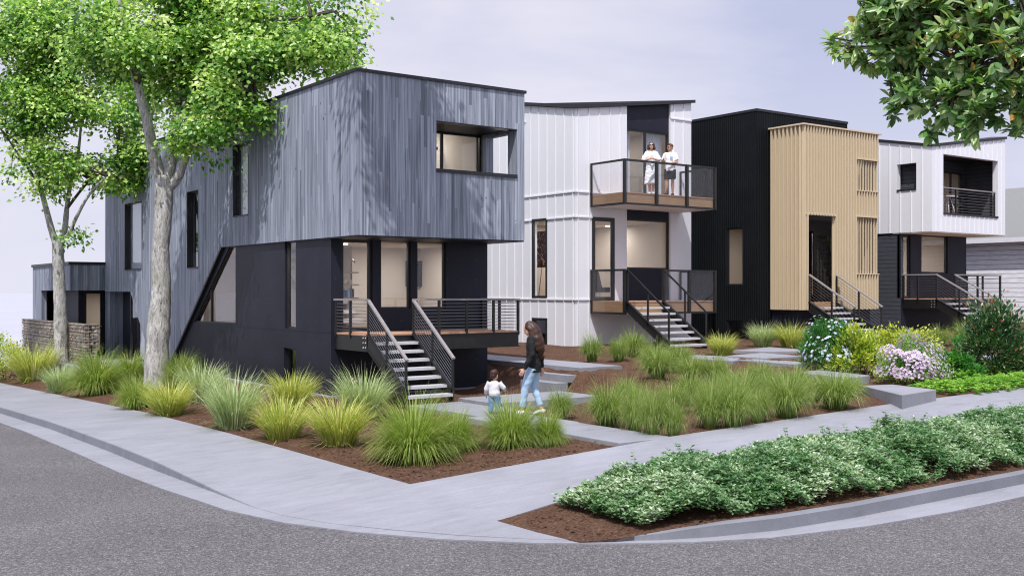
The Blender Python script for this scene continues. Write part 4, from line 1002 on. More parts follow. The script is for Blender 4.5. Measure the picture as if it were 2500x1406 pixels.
GR = [
 ('striped_grass', 82, 930, 120, 80, 'yellow striped grass clump at the far left end, right of the golden shrub'),
 ('pale_grass', 145, 957, 85, 62, 'small pale silvery grass clump in front of the slim left tree trunk'),
 ('pale_grass', 172, 893, 100, 62, 'pale silvery grass clump behind the slim left tree trunk, before the stone cage wall'),
 ('fountain_grass', 236, 962, 150, 86, 'large rounded green grass mound between the two tree trunks'),
 ('fountain_grass', 318, 935, 105, 58, 'green grass mound half hidden behind the left side of the thick tree trunk'),
 ('fountain_grass', 332, 997, 105, 64, 'low green grass mound at the foot of the thick tree trunk beside the pavement'),
 ('fountain_grass', 445, 942, 105, 62, 'green grass mound directly right of the thick tree trunk'),
 ('striped_grass', 412, 1012, 120, 78, 'yellow striped grass clump by the pavement, first one right of the thick tree trunk'),
 ('pale_grass', 492, 978, 120, 88, 'pale silvery grass clump before the diagonal edge of the black house base'),
 ('pale_grass', 570, 1045, 150, 125, 'tallest pale silvery grass clump, at the pavement edge below the trapezoid window'),
 ('striped_grass', 712, 1000, 125, 78, 'yellow striped grass clump standing under the narrow basement window'),
 ('striped_grass', 690, 1072, 140, 95, 'yellow striped grass clump at the pavement edge, between two taller clumps below the basement window'),
 ('striped_grass', 828, 1090, 155, 98, 'yellow striped grass clump next to the big green mounds at the bed corner'),
 ('pale_grass', 887, 1022, 140, 100, 'pale silvery grass clump at the foot of the board house steps'),
 ('fountain_grass', 1010, 1122, 225, 128, 'biggest green grass mound at the front corner of the planting bed'),
 ('fountain_grass', 1112, 1104, 120, 86, 'narrow green grass mound second from the front bed corner'),
 ('fountain_grass', 1248, 1090, 170, 98, 'wide green grass mound in front of the child'),
 ('fountain_grass', 1338, 1084, 100, 76, 'green grass mound at the right end of the front row beside the path'),
 ('fine_grass', 1368, 1022, 100, 66, 'green grass clump at the left end of the right hand bed, beside the woman'),
 ('fine_grass', 1482, 1035, 125, 90, 'upright green clump second from left in the row edging the right hand bed'),
 ('fine_grass', 1548, 1046, 85, 92, 'slim green clump third from left in the row edging the right hand bed'),
 ('fine_grass', 1594, 1057, 100, 106, 'tall green clump nearest the pavement, fourth along the right hand bed edge'),
 ('fine_grass', 1644, 1057, 85, 88, 'small grass clump where the slab path meets the pavement, fifth in the row'),
 ('fine_grass', 1733, 1043, 105, 98, 'sixth clump along the right hand bed edge, after the widest mulch gap'),
 ('fine_grass', 1790, 1040, 120, 112, 'yellow based tall grass clump, seventh along the right hand bed edge'),
 ('fine_grass', 1850, 1030, 85, 86, 'eighth grass clump of the row edging the right hand bed'),
 ('fine_grass', 1920, 1018, 150, 98, 'wide grass clump last but one before the broad concrete pavement slab'),
 ('fine_grass', 2040, 998, 155, 80, 'grass clump at the right end of the row, nearest the broad concrete pavement slab'),
 ('fine_grass', 1445, 885, 80, 60, 'left of two grass clumps at the foot of the white house wall'),
 ('fine_grass', 1510, 882, 72, 56, 'right of two grass clumps at the foot of the white house wall'),
 ('fine_grass', 1592, 905, 100, 58, 'pale green grass clump at the foot of the white house stairs'),
 ('fine_grass', 1605, 955, 110, 68, 'grass clump in the middle of the right hand bed, below the white house stairs'),
 ('fine_grass', 1690, 935, 105, 58, 'grass clump in the middle of the right hand bed, just left of its centre'),
 ('fine_grass', 1685, 985, 115, 66, 'second row grass clump in the right hand bed, behind the widest mulch gap'),
 ('fine_grass', 1782, 968, 120, 68, 'bushy grass clump at the centre of the right hand bed'),
 ('fine_grass', 1855, 950, 110, 60, 'grass clump behind the bed centre, in front of the upper stepping slab'),
 ('fine_grass', 1940, 965, 120, 62, 'grass clump at the right side, in front of the middle stepping slab'),
 ('fine_grass', 1530, 1000, 90, 66, 'grass clump in the second row near the concrete steps'),
 ('fine_grass', 1655, 912, 105, 62, 'grass clump right of the white house stairs foot, before the low slab'),
 ('fine_grass', 1745, 935, 110, 60, 'grass clump between the low stepping slab and the bushy centre clump'),
 ('fine_grass', 1640, 1010, 115, 72, 'grass clump right behind the tall one nearest the pavement'),
 ('fine_grass', 1560, 1012, 105, 70, 'second row grass clump halfway between the concrete steps and the tall pavement clump'),
 ('fine_grass', 1745, 1003, 115, 70, 'grass clump right behind the yellow based tall clump'),
 ('fine_grass', 1815, 992, 120, 70, 'grass clump behind the gap between the seventh and eighth edging clumps'),
 ('fine_grass', 1885, 985, 115, 66, 'grass clump behind the wide clump near the broad pavement slab'),
 ('fine_grass', 1985, 975, 110, 58, 'grass clump beside the left end of the broad concrete pavement slab'),
 ('fine_grass', 2075, 968, 90, 46, 'grass clump tucked behind the broad concrete pavement slab'),
 ('fine_grass', 1545, 872, 90, 54, 'grass clump at the left hand foot of the white house stairs'),
 ('striped_grass', 1763, 868, 72, 46, 'small yellow striped grass clump to the right of the white house stairs'),
 ('pale_grass', 1862, 848, 72, 54, 'pale silvery grass clump below the timber fin screen'),
 ('striped_grass', 1930, 850, 78, 54, 'yellow striped grass clump below the timber fin screen, by the steps'),
 ('fine_grass', 2292, 846, 80, 44, 'left of two grass clumps in front of the white box house base'),
 ('fine_grass', 2355, 842, 85, 50, 'right of two grass clumps in front of the white box house base'),
]
random.seed(3)
for g_ in GR: grass(*g_, gl_)
def shrub(name, label, px, py, wpx, hpx, mat, nl, L, W, flower=None, nf=0, fl=.03, stems=14, cat='shrub', up=.3, seed=1, kind=4, top=.0, ccl=None):
    """leafy shrub: clusters of small leaves over an uneven dome; flowers as their own part"""
    R = np.random.default_rng(seed); p = ground(px, py); p.z = zbed(p.x, p.y); Y = depth(p.x, p.y); w = wpx*Y/FL/2; h = hpx*Y/FL
    rt = root(name, label, cat, p)
    nc = max(30, nl//40); d = rdir(nc, R); d[:, 2] = np.abs(d[:, 2])
    k = R.uniform(.45, 1, nc)**.45*R.uniform(.86, 1.08, nc)
    lob_ = 1+.16*np.sin(d[:, 0]*5+seed)+.13*np.sin(d[:, 1]*6+2*seed)+.12*np.sin(d[:, 2]*7+d[:, 0]*4+seed); k = k*lob_
    C = np.stack([d[:, 0]*w*k, d[:, 1]*w*k, h*(.12+.82*d[:, 2]*k)], 1)
    per = nl//nc; idx = np.repeat(np.arange(nc), per); n = len(idx)
    cr = min(w, h)*.22
    P = C[idx]+R.normal(0, 1, (n, 3))*cr*.55; P[:, 2] = np.maximum(P[:, 2], .03)
    out = P/np.array([w, w, h])+R.normal(0, .35, (n, 3)); out[:, 2] += up
    D = out/np.linalg.norm(out, axis=1, keepdims=True); Nn = R.normal(0, .5, (n, 3)); Nn[:, 2] += .9
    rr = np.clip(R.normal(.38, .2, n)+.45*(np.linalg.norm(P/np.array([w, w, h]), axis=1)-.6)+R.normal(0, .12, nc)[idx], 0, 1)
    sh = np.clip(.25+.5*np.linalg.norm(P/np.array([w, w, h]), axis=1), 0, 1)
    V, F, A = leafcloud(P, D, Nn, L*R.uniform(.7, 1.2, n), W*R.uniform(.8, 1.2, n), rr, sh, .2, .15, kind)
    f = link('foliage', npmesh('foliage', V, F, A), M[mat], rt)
    bm = BM()
    for i in range(stems):
        c = C[R.integers(nc)]; tube(bm, [(c[0]*.12, c[1]*.12, -.03), (c[0]*.5, c[1]*.5, c[2]*.5), tuple(c*.95)], [.010, .007, .003], 5)
    me = bpy.data.meshes.new('stems'); bm.to_mesh(me); bm.free(); link('stems', me, M['branch'], rt)
    if flower:
        d = rdir(nf, R); d[:, 2] = np.abs(d[:, 2])*.9+.1; kk = R.uniform(.80, 1.06, nf)*(1+.16*np.sin(d[:, 0]*5+seed)+.13*np.sin(d[:, 1]*6+2*seed)+.12*np.sin(d[:, 2]*7+d[:, 0]*4+seed))
        sel = (np.sin(d[:, 0]*9+seed)+np.sin(d[:, 1]*11)+np.sin(d[:, 2]*10)) > (-1.9 if nf > 1000 else -.7); d = d[sel]; kk = kk[sel]; nf = len(kk)
        FP = np.stack([d[:, 0]*w*kk, d[:, 1]*w*kk, h*(.12+.84*d[:, 2]*kk)], 1)
        if top: FP = FP[R.uniform(0, 1, nf) < np.clip(d[:, 2]+1-top, 0, 1)]
        npet = 5; i2 = np.repeat(np.arange(len(FP)), npet); n2 = len(i2); a = np.tile(np.arange(npet)*2*PI/npet, len(FP))
        nd = FP/np.array([w, w, h]); nd /= np.linalg.norm(nd, axis=1, keepdims=True); nd = nd[i2]
        t1 = np.cross(nd, [0.3, .1, 1.]); t1 /= np.linalg.norm(t1, axis=1, keepdims=True); t2 = np.cross(nd, t1)
        D2 = t1*np.cos(a)[:, None]+t2*np.sin(a)[:, None]+nd*.35
        V, F, A = leafcloud(FP[i2]+nd*.01, D2, nd, fl*R.uniform(.8, 1.2, n2), fl*.8, R.uniform(0, 1, n2), np.full(n2, .5), .05, .1)
        link('blossom', npmesh('blossom', V, F, A), M[flower], rt)
    return rt
shrub('golden_shrub', 'golden green leafy shrub at the left edge of the picture beside the stone cage wall', 14, 928, 150, 98, 'leaf_gold', 3400, .085, .045, seed=2)
shrub('blue_flower_shrub', 'green bush dotted with pale blue flowers at the foot of the slatted house stairs', 2022, 905, 135, 112, 'leaf_fresh', 4200, .12, .022, 'petal_blue', 420, .040, seed=3, up=.7)
shrub('golden_shrub', 'rounded yellow and green shrub between the blue flowered bush and the pink flowered bush', 2102, 915, 128, 108, 'leaf_gold', 4200, .085, .042, seed=4)
shrub('golden_shrub', 'wide low yellow shrub behind the pink flowered bush', 2208, 866, 130, 66, 'leaf_gold', 3000, .085, .042, seed=5)
shrub('pink_flower_shrub', 'dense round bush covered in pale pink blossom', 2224, 938, 152, 108, 'leaf_lime', 4600, .055, .028, 'petal_pink', 2300, .032, seed=6)
shrub('fresh_green_shrub', 'small fresh green bush to the right of the pink flowered bush', 2338, 925, 92, 92, 'leaf_fresh', 2600, .07, .04, seed=7)
shrub('dark_leaf_shrub', 'tall dark glossy shrub with red young leaves at the right edge of the picture', 2428, 918, 155, 165, 'leaf_dark', 5600, .09, .040, 'petal_red', 26, .035, seed=8, top=.7, kind=8)
shrub('dark_leaf_shrub', 'low dark shrub with a cluster of red flowers cut off by the right picture edge', 2500, 912, 110, 90, 'leaf_dark', 2600, .09, .04, 'petal_red', 30, .06, seed=9, kind=8)
def cover(name, label, pts, nl, L, W, mat, hfun, seed, cat='ground cover', sprig=.08, clump=1.0):
    R = np.random.default_rng(seed); P = []
    while len(P) < nl//12:
        s, t, r = pts[R.integers(len(pts))]
        a = R.uniform(0, 2*PI); k = math.sqrt(R.uniform()); x, y = s+r*k*math.cos(a)*1.25, t+r*k*math.sin(a)
        hh = hfun*max(.12, 1-k*k)*(.75+.5*R.uniform())
        P.append((x, y, zf(x, y)+hh*R.uniform(.35, 1)**.6, k))
    P = np.array(P); n0 = len(P); idx = np.repeat(np.arange(n0), 12); n = len(idx)
    # each sprig: whorls of leaves up a short stem
    sd = R.normal(0, .5, (n0, 3)); sd[:, 2] = 1; sd /= np.linalg.norm(sd, axis=1, keepdims=True)
    lev = np.tile(np.arange(12)//4, n0)/2.; az = np.tile((np.arange(12) % 4)*PI/2+(np.arange(12)//4)*.7, n0)+np.repeat(R.uniform(0, 6, n0), 12)
    Q = P[idx, :3]+sd[idx]*(lev*sprig)[:, None]
    D = np.stack([np.cos(az), np.sin(az), .25+.35*lev], 1)+R.normal(0, .15, (n, 3))
    Nn = np.tile([0., 0, 1], (n, 1))+R.normal(0, .25, (n, 3))
    big = np.sin(P[:, 0]*2.1+1.3*np.sin(P[:, 1]*2.7))*.5+np.sin(P[:, 0]*5.3+P[:, 1]*4.1)*.35
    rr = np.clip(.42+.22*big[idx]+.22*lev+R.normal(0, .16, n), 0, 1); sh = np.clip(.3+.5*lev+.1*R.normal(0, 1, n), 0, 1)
    V, F, A = leafcloud(Q, D, Nn, L*R.uniform(.7, 1.25, n), W*R.uniform(.8, 1.2, n), rr, sh, .12, .12)
    o = link(name, npmesh(name, V, F, A), M[mat]); o['kind'] = 'stuff'; tag(o, label, cat); return o
def hedge():
    R = np.random.default_rng(21); P = []
    def prof(s, t):
        e = min((s-.58)/.9, (t+3.97+.13*math.sin(s*2.3)+.13*math.sin(s*5.7+1)+.07*math.sin(s*13))/.75, (-1.92-t+.14*math.sin(s*2.9+1)+.12*math.sin(s*6.1)+.06*math.sin(s*15))/.6)
        return e
    while len(P) < 15500:
        s = .7+12.5*R.uniform()**1.25; t = R.uniform(-3.95, -1.68); e = prof(s, t)
        if not inpoly((s, t-.04), STRIP) or (0 < e < .45 and R.uniform() > .5+1.1*e): continue
        if e < (-.16 if R.uniform() < .25 else 0): continue
        e = max(e, .05); n_ = .55+.25*math.sin(s*2.3+1.1*math.sin(t*3))+.22*math.sin(s*4.9-t*3.7)+.14*math.sin(s*9.1+t*7.3)
        hh = .35*min(1, e)**.75*(.78+.30*n_)*(1.35 if R.uniform() < .035 else 1)
        P.append((s, t, zwalk(s, t)+hh*(R.uniform(.25, 1)**.5)+.02, n_))
    P = np.array(P); n0 = len(P); m = 12; idx = np.repeat(np.arange(n0), m); n = len(idx)
    sd = R.normal(0, .55, (n0, 3)); sd[:, 2] = 1; sd /= np.linalg.norm(sd, axis=1, keepdims=True)
    k = np.tile(np.arange(m), n0); lev = (k//4)/2.; az = (k % 4)*PI/2+(k//4)*.75+np.repeat(R.uniform(0, 6, n0), m)
    Q = P[idx, :3]+sd[idx]*(lev*.075)[:, None]
    D = np.stack([np.cos(az), np.sin(az), .2+.4*lev], 1)+R.normal(0, .22, (n, 3)); Nn = np.tile([-.1, -.15, 1.], (n, 1))+R.normal(0, .5, (n, 3))
    patch = .9*np.sin(P[:, 0]*2.1+1.3*np.sin(P[:, 1]*2.7))+.8*np.sin(P[:, 0]*6.1+P[:, 1]*4.3)+.6*np.sin(P[:, 0]*9.7-P[:, 1]*11.)
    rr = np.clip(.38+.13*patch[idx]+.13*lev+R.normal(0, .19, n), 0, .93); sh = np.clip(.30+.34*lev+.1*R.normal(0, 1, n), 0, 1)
    V, F, A = leafcloud(Q, D, Nn, .048*R.uniform(.65, 1.3, n), .024*R.uniform(.8, 1.25, n), rr, sh, .12, .12)
    o = link('ground_cover', npmesh('ground_cover', V, F, A), M['leaf_cover']); o['kind'] = 'stuff'; tag(o, 'low variegated grey green leafy planting filling the kerbside strip at lower right', 'ground cover')
hedge()
lp = [(onz(x, y, .45).x, onz(x, y, .45).y, r) for x, y, r in ((2290, 945, .5), (2340, 945, .55), (2390, 940, .6), (2440, 935, .6), (2490, 930, .65), (2540, 925, .7), (2360, 928, .5), (2430, 918, .6), (2500, 908, .7))]
cover('ground_cover', 'bright lime green creeping planting below the shrubs at the right edge', lp, 14000, .06, .032, 'leaf_lime', .16, 22)
# ------------------------------------------------------------------ trees
def trunk(bm, pts, n=12, wobble=.0, R=rng):
    """pts: (px,py,width_px,dY) at base depth Y0"""
    P = [Vector(p[:3]) for p in pts]; rad = [p[3] for p in pts]
    # smooth subdivision
    Q, r = [], []
    for i in range(len(P)-1):
        for k in range(5):
            f = k/5; a = P[max(0, i-1)]; b = P[i]; c = P[i+1]; d = P[min(len(P)-1, i+2)]
            Q.append(.5*((2*b)+(c-a)*f+(2*a-5*b+4*c-d)*f*f+(3*b-a-3*c+d)*f**3)); r.append((rad[i]*(1-f)+rad[i+1]*f)*(1+wobble*R.normal(0, 1)))
    Q.append(P[-1]); r.append(rad[-1]); tube(bm, Q, r, n)
def deciduous(label, base_px, base_py, limbs, lobes, nleaf, seed, L=.125, shadow_lobes=(), bulge=None):
    R = np.random.default_rng(seed); b = ground(base_px, base_py); b.z = zf(b.x, b.y); Y0 = depth(b.x, b.y)
    rt = root('street_tree', label, 'tree', b)
    W = lambda px, py, dy: np.array(at(px, py, Y0+dy)-b)
    for i, l in enumerate(limbs):
        pts = [tuple(W(p[0], p[1], p[3]))+(p[2]*Y0/FL/2,) for p in l]
        bm = BM()
        if i == 0: pts = [(pts[0][0], pts[0][1], -.25, pts[0][3]*1.25)]+pts
        trunk(bm, pts, 18 if i == 0 else 10, .035 if i == 0 else .02, R)
        me = bpy.data.meshes.new('trunk' if i == 0 else 'limb'); bm.to_mesh(me); bm.free(); link('trunk' if i == 0 else 'limb', me, M['bark'] if i < 4 else M['branch'], rt)
    C, rad = [], []
    vol = np.array([max(.2, r*Y0/FL)**2.2 for _, _, r, _ in lobes]); vol = vol/vol.sum()
    LB = [(W(x, y, dy), r*Y0/FL) for x, y, r, dy in lobes]
    for e in shadow_lobes: LB.append((np.array(Vector(e[:3])-b), e[3]))  # unseen leaf lobes added overhead to cast shadow on the house front
    nc = nleaf//70
    sizes = np.array([l[1]**2.2 for l in LB]); sizes /= sizes.sum()
    pick = R.choice(len(LB), nc, p=sizes); d = rdir(nc, R); k = R.uniform(0, 1, nc)**.42
    LC = np.array([l[0] for l in LB]); LR = np.array([l[1] for l in LB])
    C = LC[pick]+d*(LR[pick]*k)[:, None]*np.array([1, 1, .8])
    keep = ((np.sin(C[:, 0]*2.5+seed)+np.sin(C[:, 1]*2.7)+np.sin(C[:, 2]*3.1+1)) > -.55) & ((pick < len(lobes)) | (R.uniform(0, 1, nc) < .9))
    C = C[keep]; d = d[keep]; k = k[keep]; pick_ = pick[keep]; nc = len(C)
    m = 70; idx = np.repeat(np.arange(nc), m); n = len(idx)
    off = R.normal(0, 1, (n, 3))*np.array([.27, .27, .15]); off[:, 2] -= .25*(off[:, 0]**2+off[:, 1]**2)
    P = C[idx]+off
    D = off+R.normal(0, .22, (n, 3)); D[:, 2] -= .12
    Nn = R.normal(0, .42, (n, 3))+np.array([-.38, -.50, .85])
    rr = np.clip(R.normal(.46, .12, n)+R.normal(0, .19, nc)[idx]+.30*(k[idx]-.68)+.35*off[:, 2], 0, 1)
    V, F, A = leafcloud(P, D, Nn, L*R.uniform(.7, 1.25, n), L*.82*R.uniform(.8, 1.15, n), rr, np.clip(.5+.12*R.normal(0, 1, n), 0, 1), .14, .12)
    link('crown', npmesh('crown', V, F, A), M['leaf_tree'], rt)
    # twigs reaching into the clusters
    bm = BM(); ends = [W(l[-1][0], l[-1][1], l[-1][3]) for l in limbs[1:]]+[W(l[len(l)//2][0], l[len(l)//2][1], l[len(l)//2][3]) for l in limbs[1:]]
    if shadow_lobes:
        lim = [ends[1]]+[np.array(Vector(e[:3])-b) for e in shadow_lobes]
        tube(bm, [tuple(q_) for q_ in lim], [.10]+[.07, .055, .04, .03, .02][:len(lim)-1], 8)
        me = bpy.data.meshes.new('limb'); bm.to_mesh(me); bm.free(); link('limb', me, M['branch'], rt); bm = BM()  # unseen limb added to carry the shadow-casting leaf lobes
    inner = np.array([q_ for q_ in np.nonzero(pick_ < len(lobes))[0] if min(np.linalg.norm(e_-C[q_]) for e_ in ends) < 1.25])
    for i in range(150):
        c = C[inner[R.integers(len(inner))]]; e = min(ends, key=lambda q_: np.linalg.norm(q_-c)); mid = (c*.55+e*.45)+R.normal(0, .15, 3)+np.array([0, 0, .15])
        tube(bm, [tuple(e), tuple(mid), tuple(c)], [.045, .028, .008], 5)
    me = bpy.data.meshes.new('twigs'); bm.to_mesh(me); bm.free(); link('twigs', me, M['branch'], rt)
    return rt
deciduous('thick trunked leafy street tree nearest the grey board house', 381, 943,
 [[(381, 943, 62, 0), (384, 860, 55, 0), (389, 780, 54, 0), (394, 700, 46, .05), (392, 620, 41, .05), (398, 540, 42, .05), (400, 470, 46, .1), (402, 430, 44, .1)],
  [(396, 450, 30, .1), (374, 370, 30, .0), (358, 290, 24, -.2), (338, 215, 21, -.3), (322, 150, 17, -.4), (300, 60, 12, -.6), (280, -80, 7, -.6)],
  [(408, 440, 30, .1), (424, 370, 25, .2), (430, 300, 24, .3), (438, 220, 20, .5), (446, 130, 15, .6), (470, 20, 10, .8), (480, -120, 6, .8)],
  [(412, 460, 24, .1), (436, 430, 22, .0), (456, 380, 18, -.2), (500, 320, 13, -.5), (560, 270, 10, -.9), (620, 240, 6, -1.2)],
  [(446, 130, 13, .6), (540, 90, 11, .4), (640, 60, 9, .0), (760, 40, 6, -.6)],
  [(430, 260, 12, .3), (520, 190, 10, .2), (620, 160, 8, -.3), (760, 150, 5, -1.)],
  [(322, 150, 11, -.4), (250, 90, 8, -.4), (180, 40, 5, -.3)]],
 [(690, 70, 135, 0), (570, 60, 150, 1.2), (440, 50, 150, .6), (320, 70, 120, -.6), (770, 120, 76, -1), (815, 40, 55, -.4), (872, 28, 20, -.4), (640, 150, 95, -1), (520, 150, 105, .9), (745, 190, 45, -1.), (690, 205, 36, -1), (800, 185, 28, -1), (610, 262, 56, -1.3), (550, 235, 60, -.8), (500, 300, 48, -1.2), (545, 330, 26, -1.2), (450, 330, 40, -.6), (352, 160, 62, -.9), (420, 400, 22, -.5), (445, 400, 20, -.5), (520, 375, 18, -1), (480, 235, 60, .5), (260, 120, 85, .3), (400, 215, 55, .9), (840, 110, 30, -.8), (850, 160, 16, -.8),
  (700, -90, 120, 1.8), (520, -110, 150, 2.0), (340, -80, 120, 2.0), (820, -60, 50, 1.0)],
 108000, 5, shadow_lobes=[(2.7, 9.4, 10.6, .2), (2.4, 7.6, 10.8, .25), (2.5, 6.1, 10.8, 1.15), (3.1, 5.4, 10.6, 1.05), (1.9, 5.6, 11.5, .85)])
deciduous('slim leafy street tree at the left in front of the stone cage wall', 150, 907,
 [[(150, 907, 36, 0), (149, 840, 32, 0), (147, 760, 29, 0), (144, 680, 27, 0), (142, 620, 27, 0), (142, 585, 28, 0)],
  [(138, 600, 18, 0), (124, 555, 16, -.1), (110, 500, 13, -.2), (97, 450, 11, -.3), (86, 390, 9, -.3), (80, 300, 6, -.3)],
  [(146, 600, 18, .0), (158, 560, 15, .1), (163, 510, 12, .3), (172, 450, 10, .5), (190, 380, 8, .6), (200, 280, 5, .6)],
  [(150, 590, 13, 0), (168, 572, 11, -.2), (182, 540, 9, -.3), (215, 480, 6, -.6), (260, 430, 4, -.7)],
  [(163, 510, 8, .3), (220, 440, 6, .3), (290, 390, 4, .2)],
  [(97, 450, 8, -.3), (60, 400, 6, -.5), (20, 340, 4, -.6)]],
 [(90, 70, 110, 0), (190, 60, 100, .5), (40, 190, 100, -.5), (150, 170, 105, 0), (250, 170, 80, .6), (210, 270, 100, .2), (100, 300, 85, -.5), (25, 320, 60, -.5), (290, 300, 70, .4), (330, 380, 52, .5), (240, 380, 80, .3), (150, 390, 66, -.3), (70, 400, 52, -.6), (110, 440, 44, -.5), (260, 450, 60, .2), (200, 480, 48, .2), (170, 550, 26, -.2), (190, 575, 16, -.2), (262, 500, 34, 0), (130, 520, 16, -.3), (20, 60, 80, .4), (-60, 180, 110, 0), (-50, 40, 110, 0), (330, 220, 60, .6), (350, 440, 20, .5), (60, -70, 100, 2.2), (200, -70, 90, 2.2), (360, 330, 35, .6)],
 72000, 9, L=.135)
# overhanging evergreen at upper right, rooted on the near verge beside the viewer
def evergreen():
    R = np.random.default_rng(17); b = Vector((.6, -11.2, -.10)); rt = root('evergreen_tree', 'large leaved glossy evergreen branch hanging into the upper right corner', 'tree', b)
    lob = [(2230, 70, 110, 5.6), (2330, 90, 120, 5.4), (2440, 70, 120, 5.2), (2150, 110, 55, 5.7), (2075, 118, 22, 5.8), (2030, 106, 16, 5.8), (2110, 55, 40, 5.7), (2150, 30, 60, 5.6), (2180, 100, 80, 5.6), (2100, 110, 40, 5.7), (2060, 130, 24, 5.8), (2220, 20, 90, 5.5), (2250, 210, 80, 5.5), (2350, 240, 85, 5.3), (2460, 220, 90, 5.1), (2200, 250, 36, 5.6), (2235, 320, 26, 5.6), (2300, 310, 40, 5.4), (2400, 300, 50, 5.2), (2480, 320, 34, 5.1), (2560, 150, 150, 5.0), (2680, 100, 180, 4.9), (2500, -80, 160, 5.2), (2300, -70, 130, 5.5), (2150, -40, 60, 5.6), (2640, 280, 90, 4.9)]
    LC = np.array([np.array(at(x, y, Y)-b) for x, y, r, Y in lob]); LR = np.array([r*Y/FL for x, y, r, Y in lob])
    nc = 900; pr = LR**2.0; pr /= pr.sum(); pick = R.choice(len(lob), nc, p=pr); d = rdir(nc, R)
    C = LC[pick]+d*(LR[pick]*R.uniform(0, 1, nc)**.4)[:, None]
    m = 10; idx = np.repeat(np.arange(nc), m); n = len(idx)
    ax = rdir(nc, R)*.8; ax[:, 2] += .35; ax[:, 0] -= .25; ax[:, 1] -= .25; ax /= np.linalg.norm(ax, axis=1, keepdims=True)
    t1 = np.cross(ax, [.2, .3, 1.]); t1 /= np.linalg.norm(t1, axis=1, keepdims=True); t2 = np.cross(ax, t1)
    az = np.tile(np.arange(m)*2*PI/m*1.6, nc)+R.uniform(0, .5, n); el = R.uniform(.25, 1.15, n)
    D = t1[idx]*(np.cos(az)*np.sin(el))[:, None]+t2[idx]*(np.sin(az)*np.sin(el))[:, None]+ax[idx]*np.cos(el)[:, None]*.9
    D[:, 2] -= .15; P = C[idx]+ax[idx]*R.uniform(-.02, .015, n)[:, None]
    Nn = ax[idx]*.6+np.array([-.35, -.45, .7])+R.normal(0, .25, (n, 3))
    rr = np.clip(R.normal(.45, .22, n)+.1*R.normal(0, 1, nc)[idx], 0, 1); left = np.clip((2160-np.array([HX+FL*((c[0]+b.x-CAM[0])*RX[0]+(c[1]+b.y-CAM[1])*RX[1])/depth(c[0]+b.x, c[1]+b.y) for c in C]))/120, 0, 1)
    rr = np.clip(rr+.30*left[idx]*R.uniform(.3, 1, n), 0, 1)
    V, F, A = leafcloud(P, D, Nn, .080*R.uniform(.65, 1.2, n), .029*R.uniform(.8, 1.2, n), rr, np.clip(.5+.15*R.normal(0, 1, n), 0, 1), .16, .18, 8)
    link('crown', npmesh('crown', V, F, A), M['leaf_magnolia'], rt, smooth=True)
    bm = BM(); top = np.array([0, 0, 3.4])
    tube(bm, [(0, 0, -.2), (.03, 0, 1.5), (-.05, .08, 2.6), tuple(top)], [.16, .13, .11, .09], 12)
    me = bpy.data.meshes.new('trunk'); bm.to_mesh(me); bm.free(); link('trunk', me, M['bark'], rt)
    bm = BM(); hubs = [np.array(at(x, y, Y)-b) for x, y, Y in ((2700, 120, 4.9), (2520, 140, 5.1), (2380, 170, 5.3), (2280, 110, 5.5), (2180, 120, 5.65))]
    tube(bm, [tuple(top)]+[tuple(h) for h in hubs]+[tuple(np.array(at(2040, 112, 5.8)-b))], [.075, .045, .032, .024, .016, .010, .004], 8)
    for c in C[::2]:
        e = min(hubs, key=lambda q_: np.linalg.norm(q_-c)); mid = .5*(c+e)+R.normal(0, .02, 3); tube(bm, [tuple(e), tuple(mid), tuple(c)], [.010, .006, .0035], 4)
    me = bpy.data.meshes.new('branches'); bm.to_mesh(me); bm.free(); link('branches', me, M['branch'], rt)
evergreen()
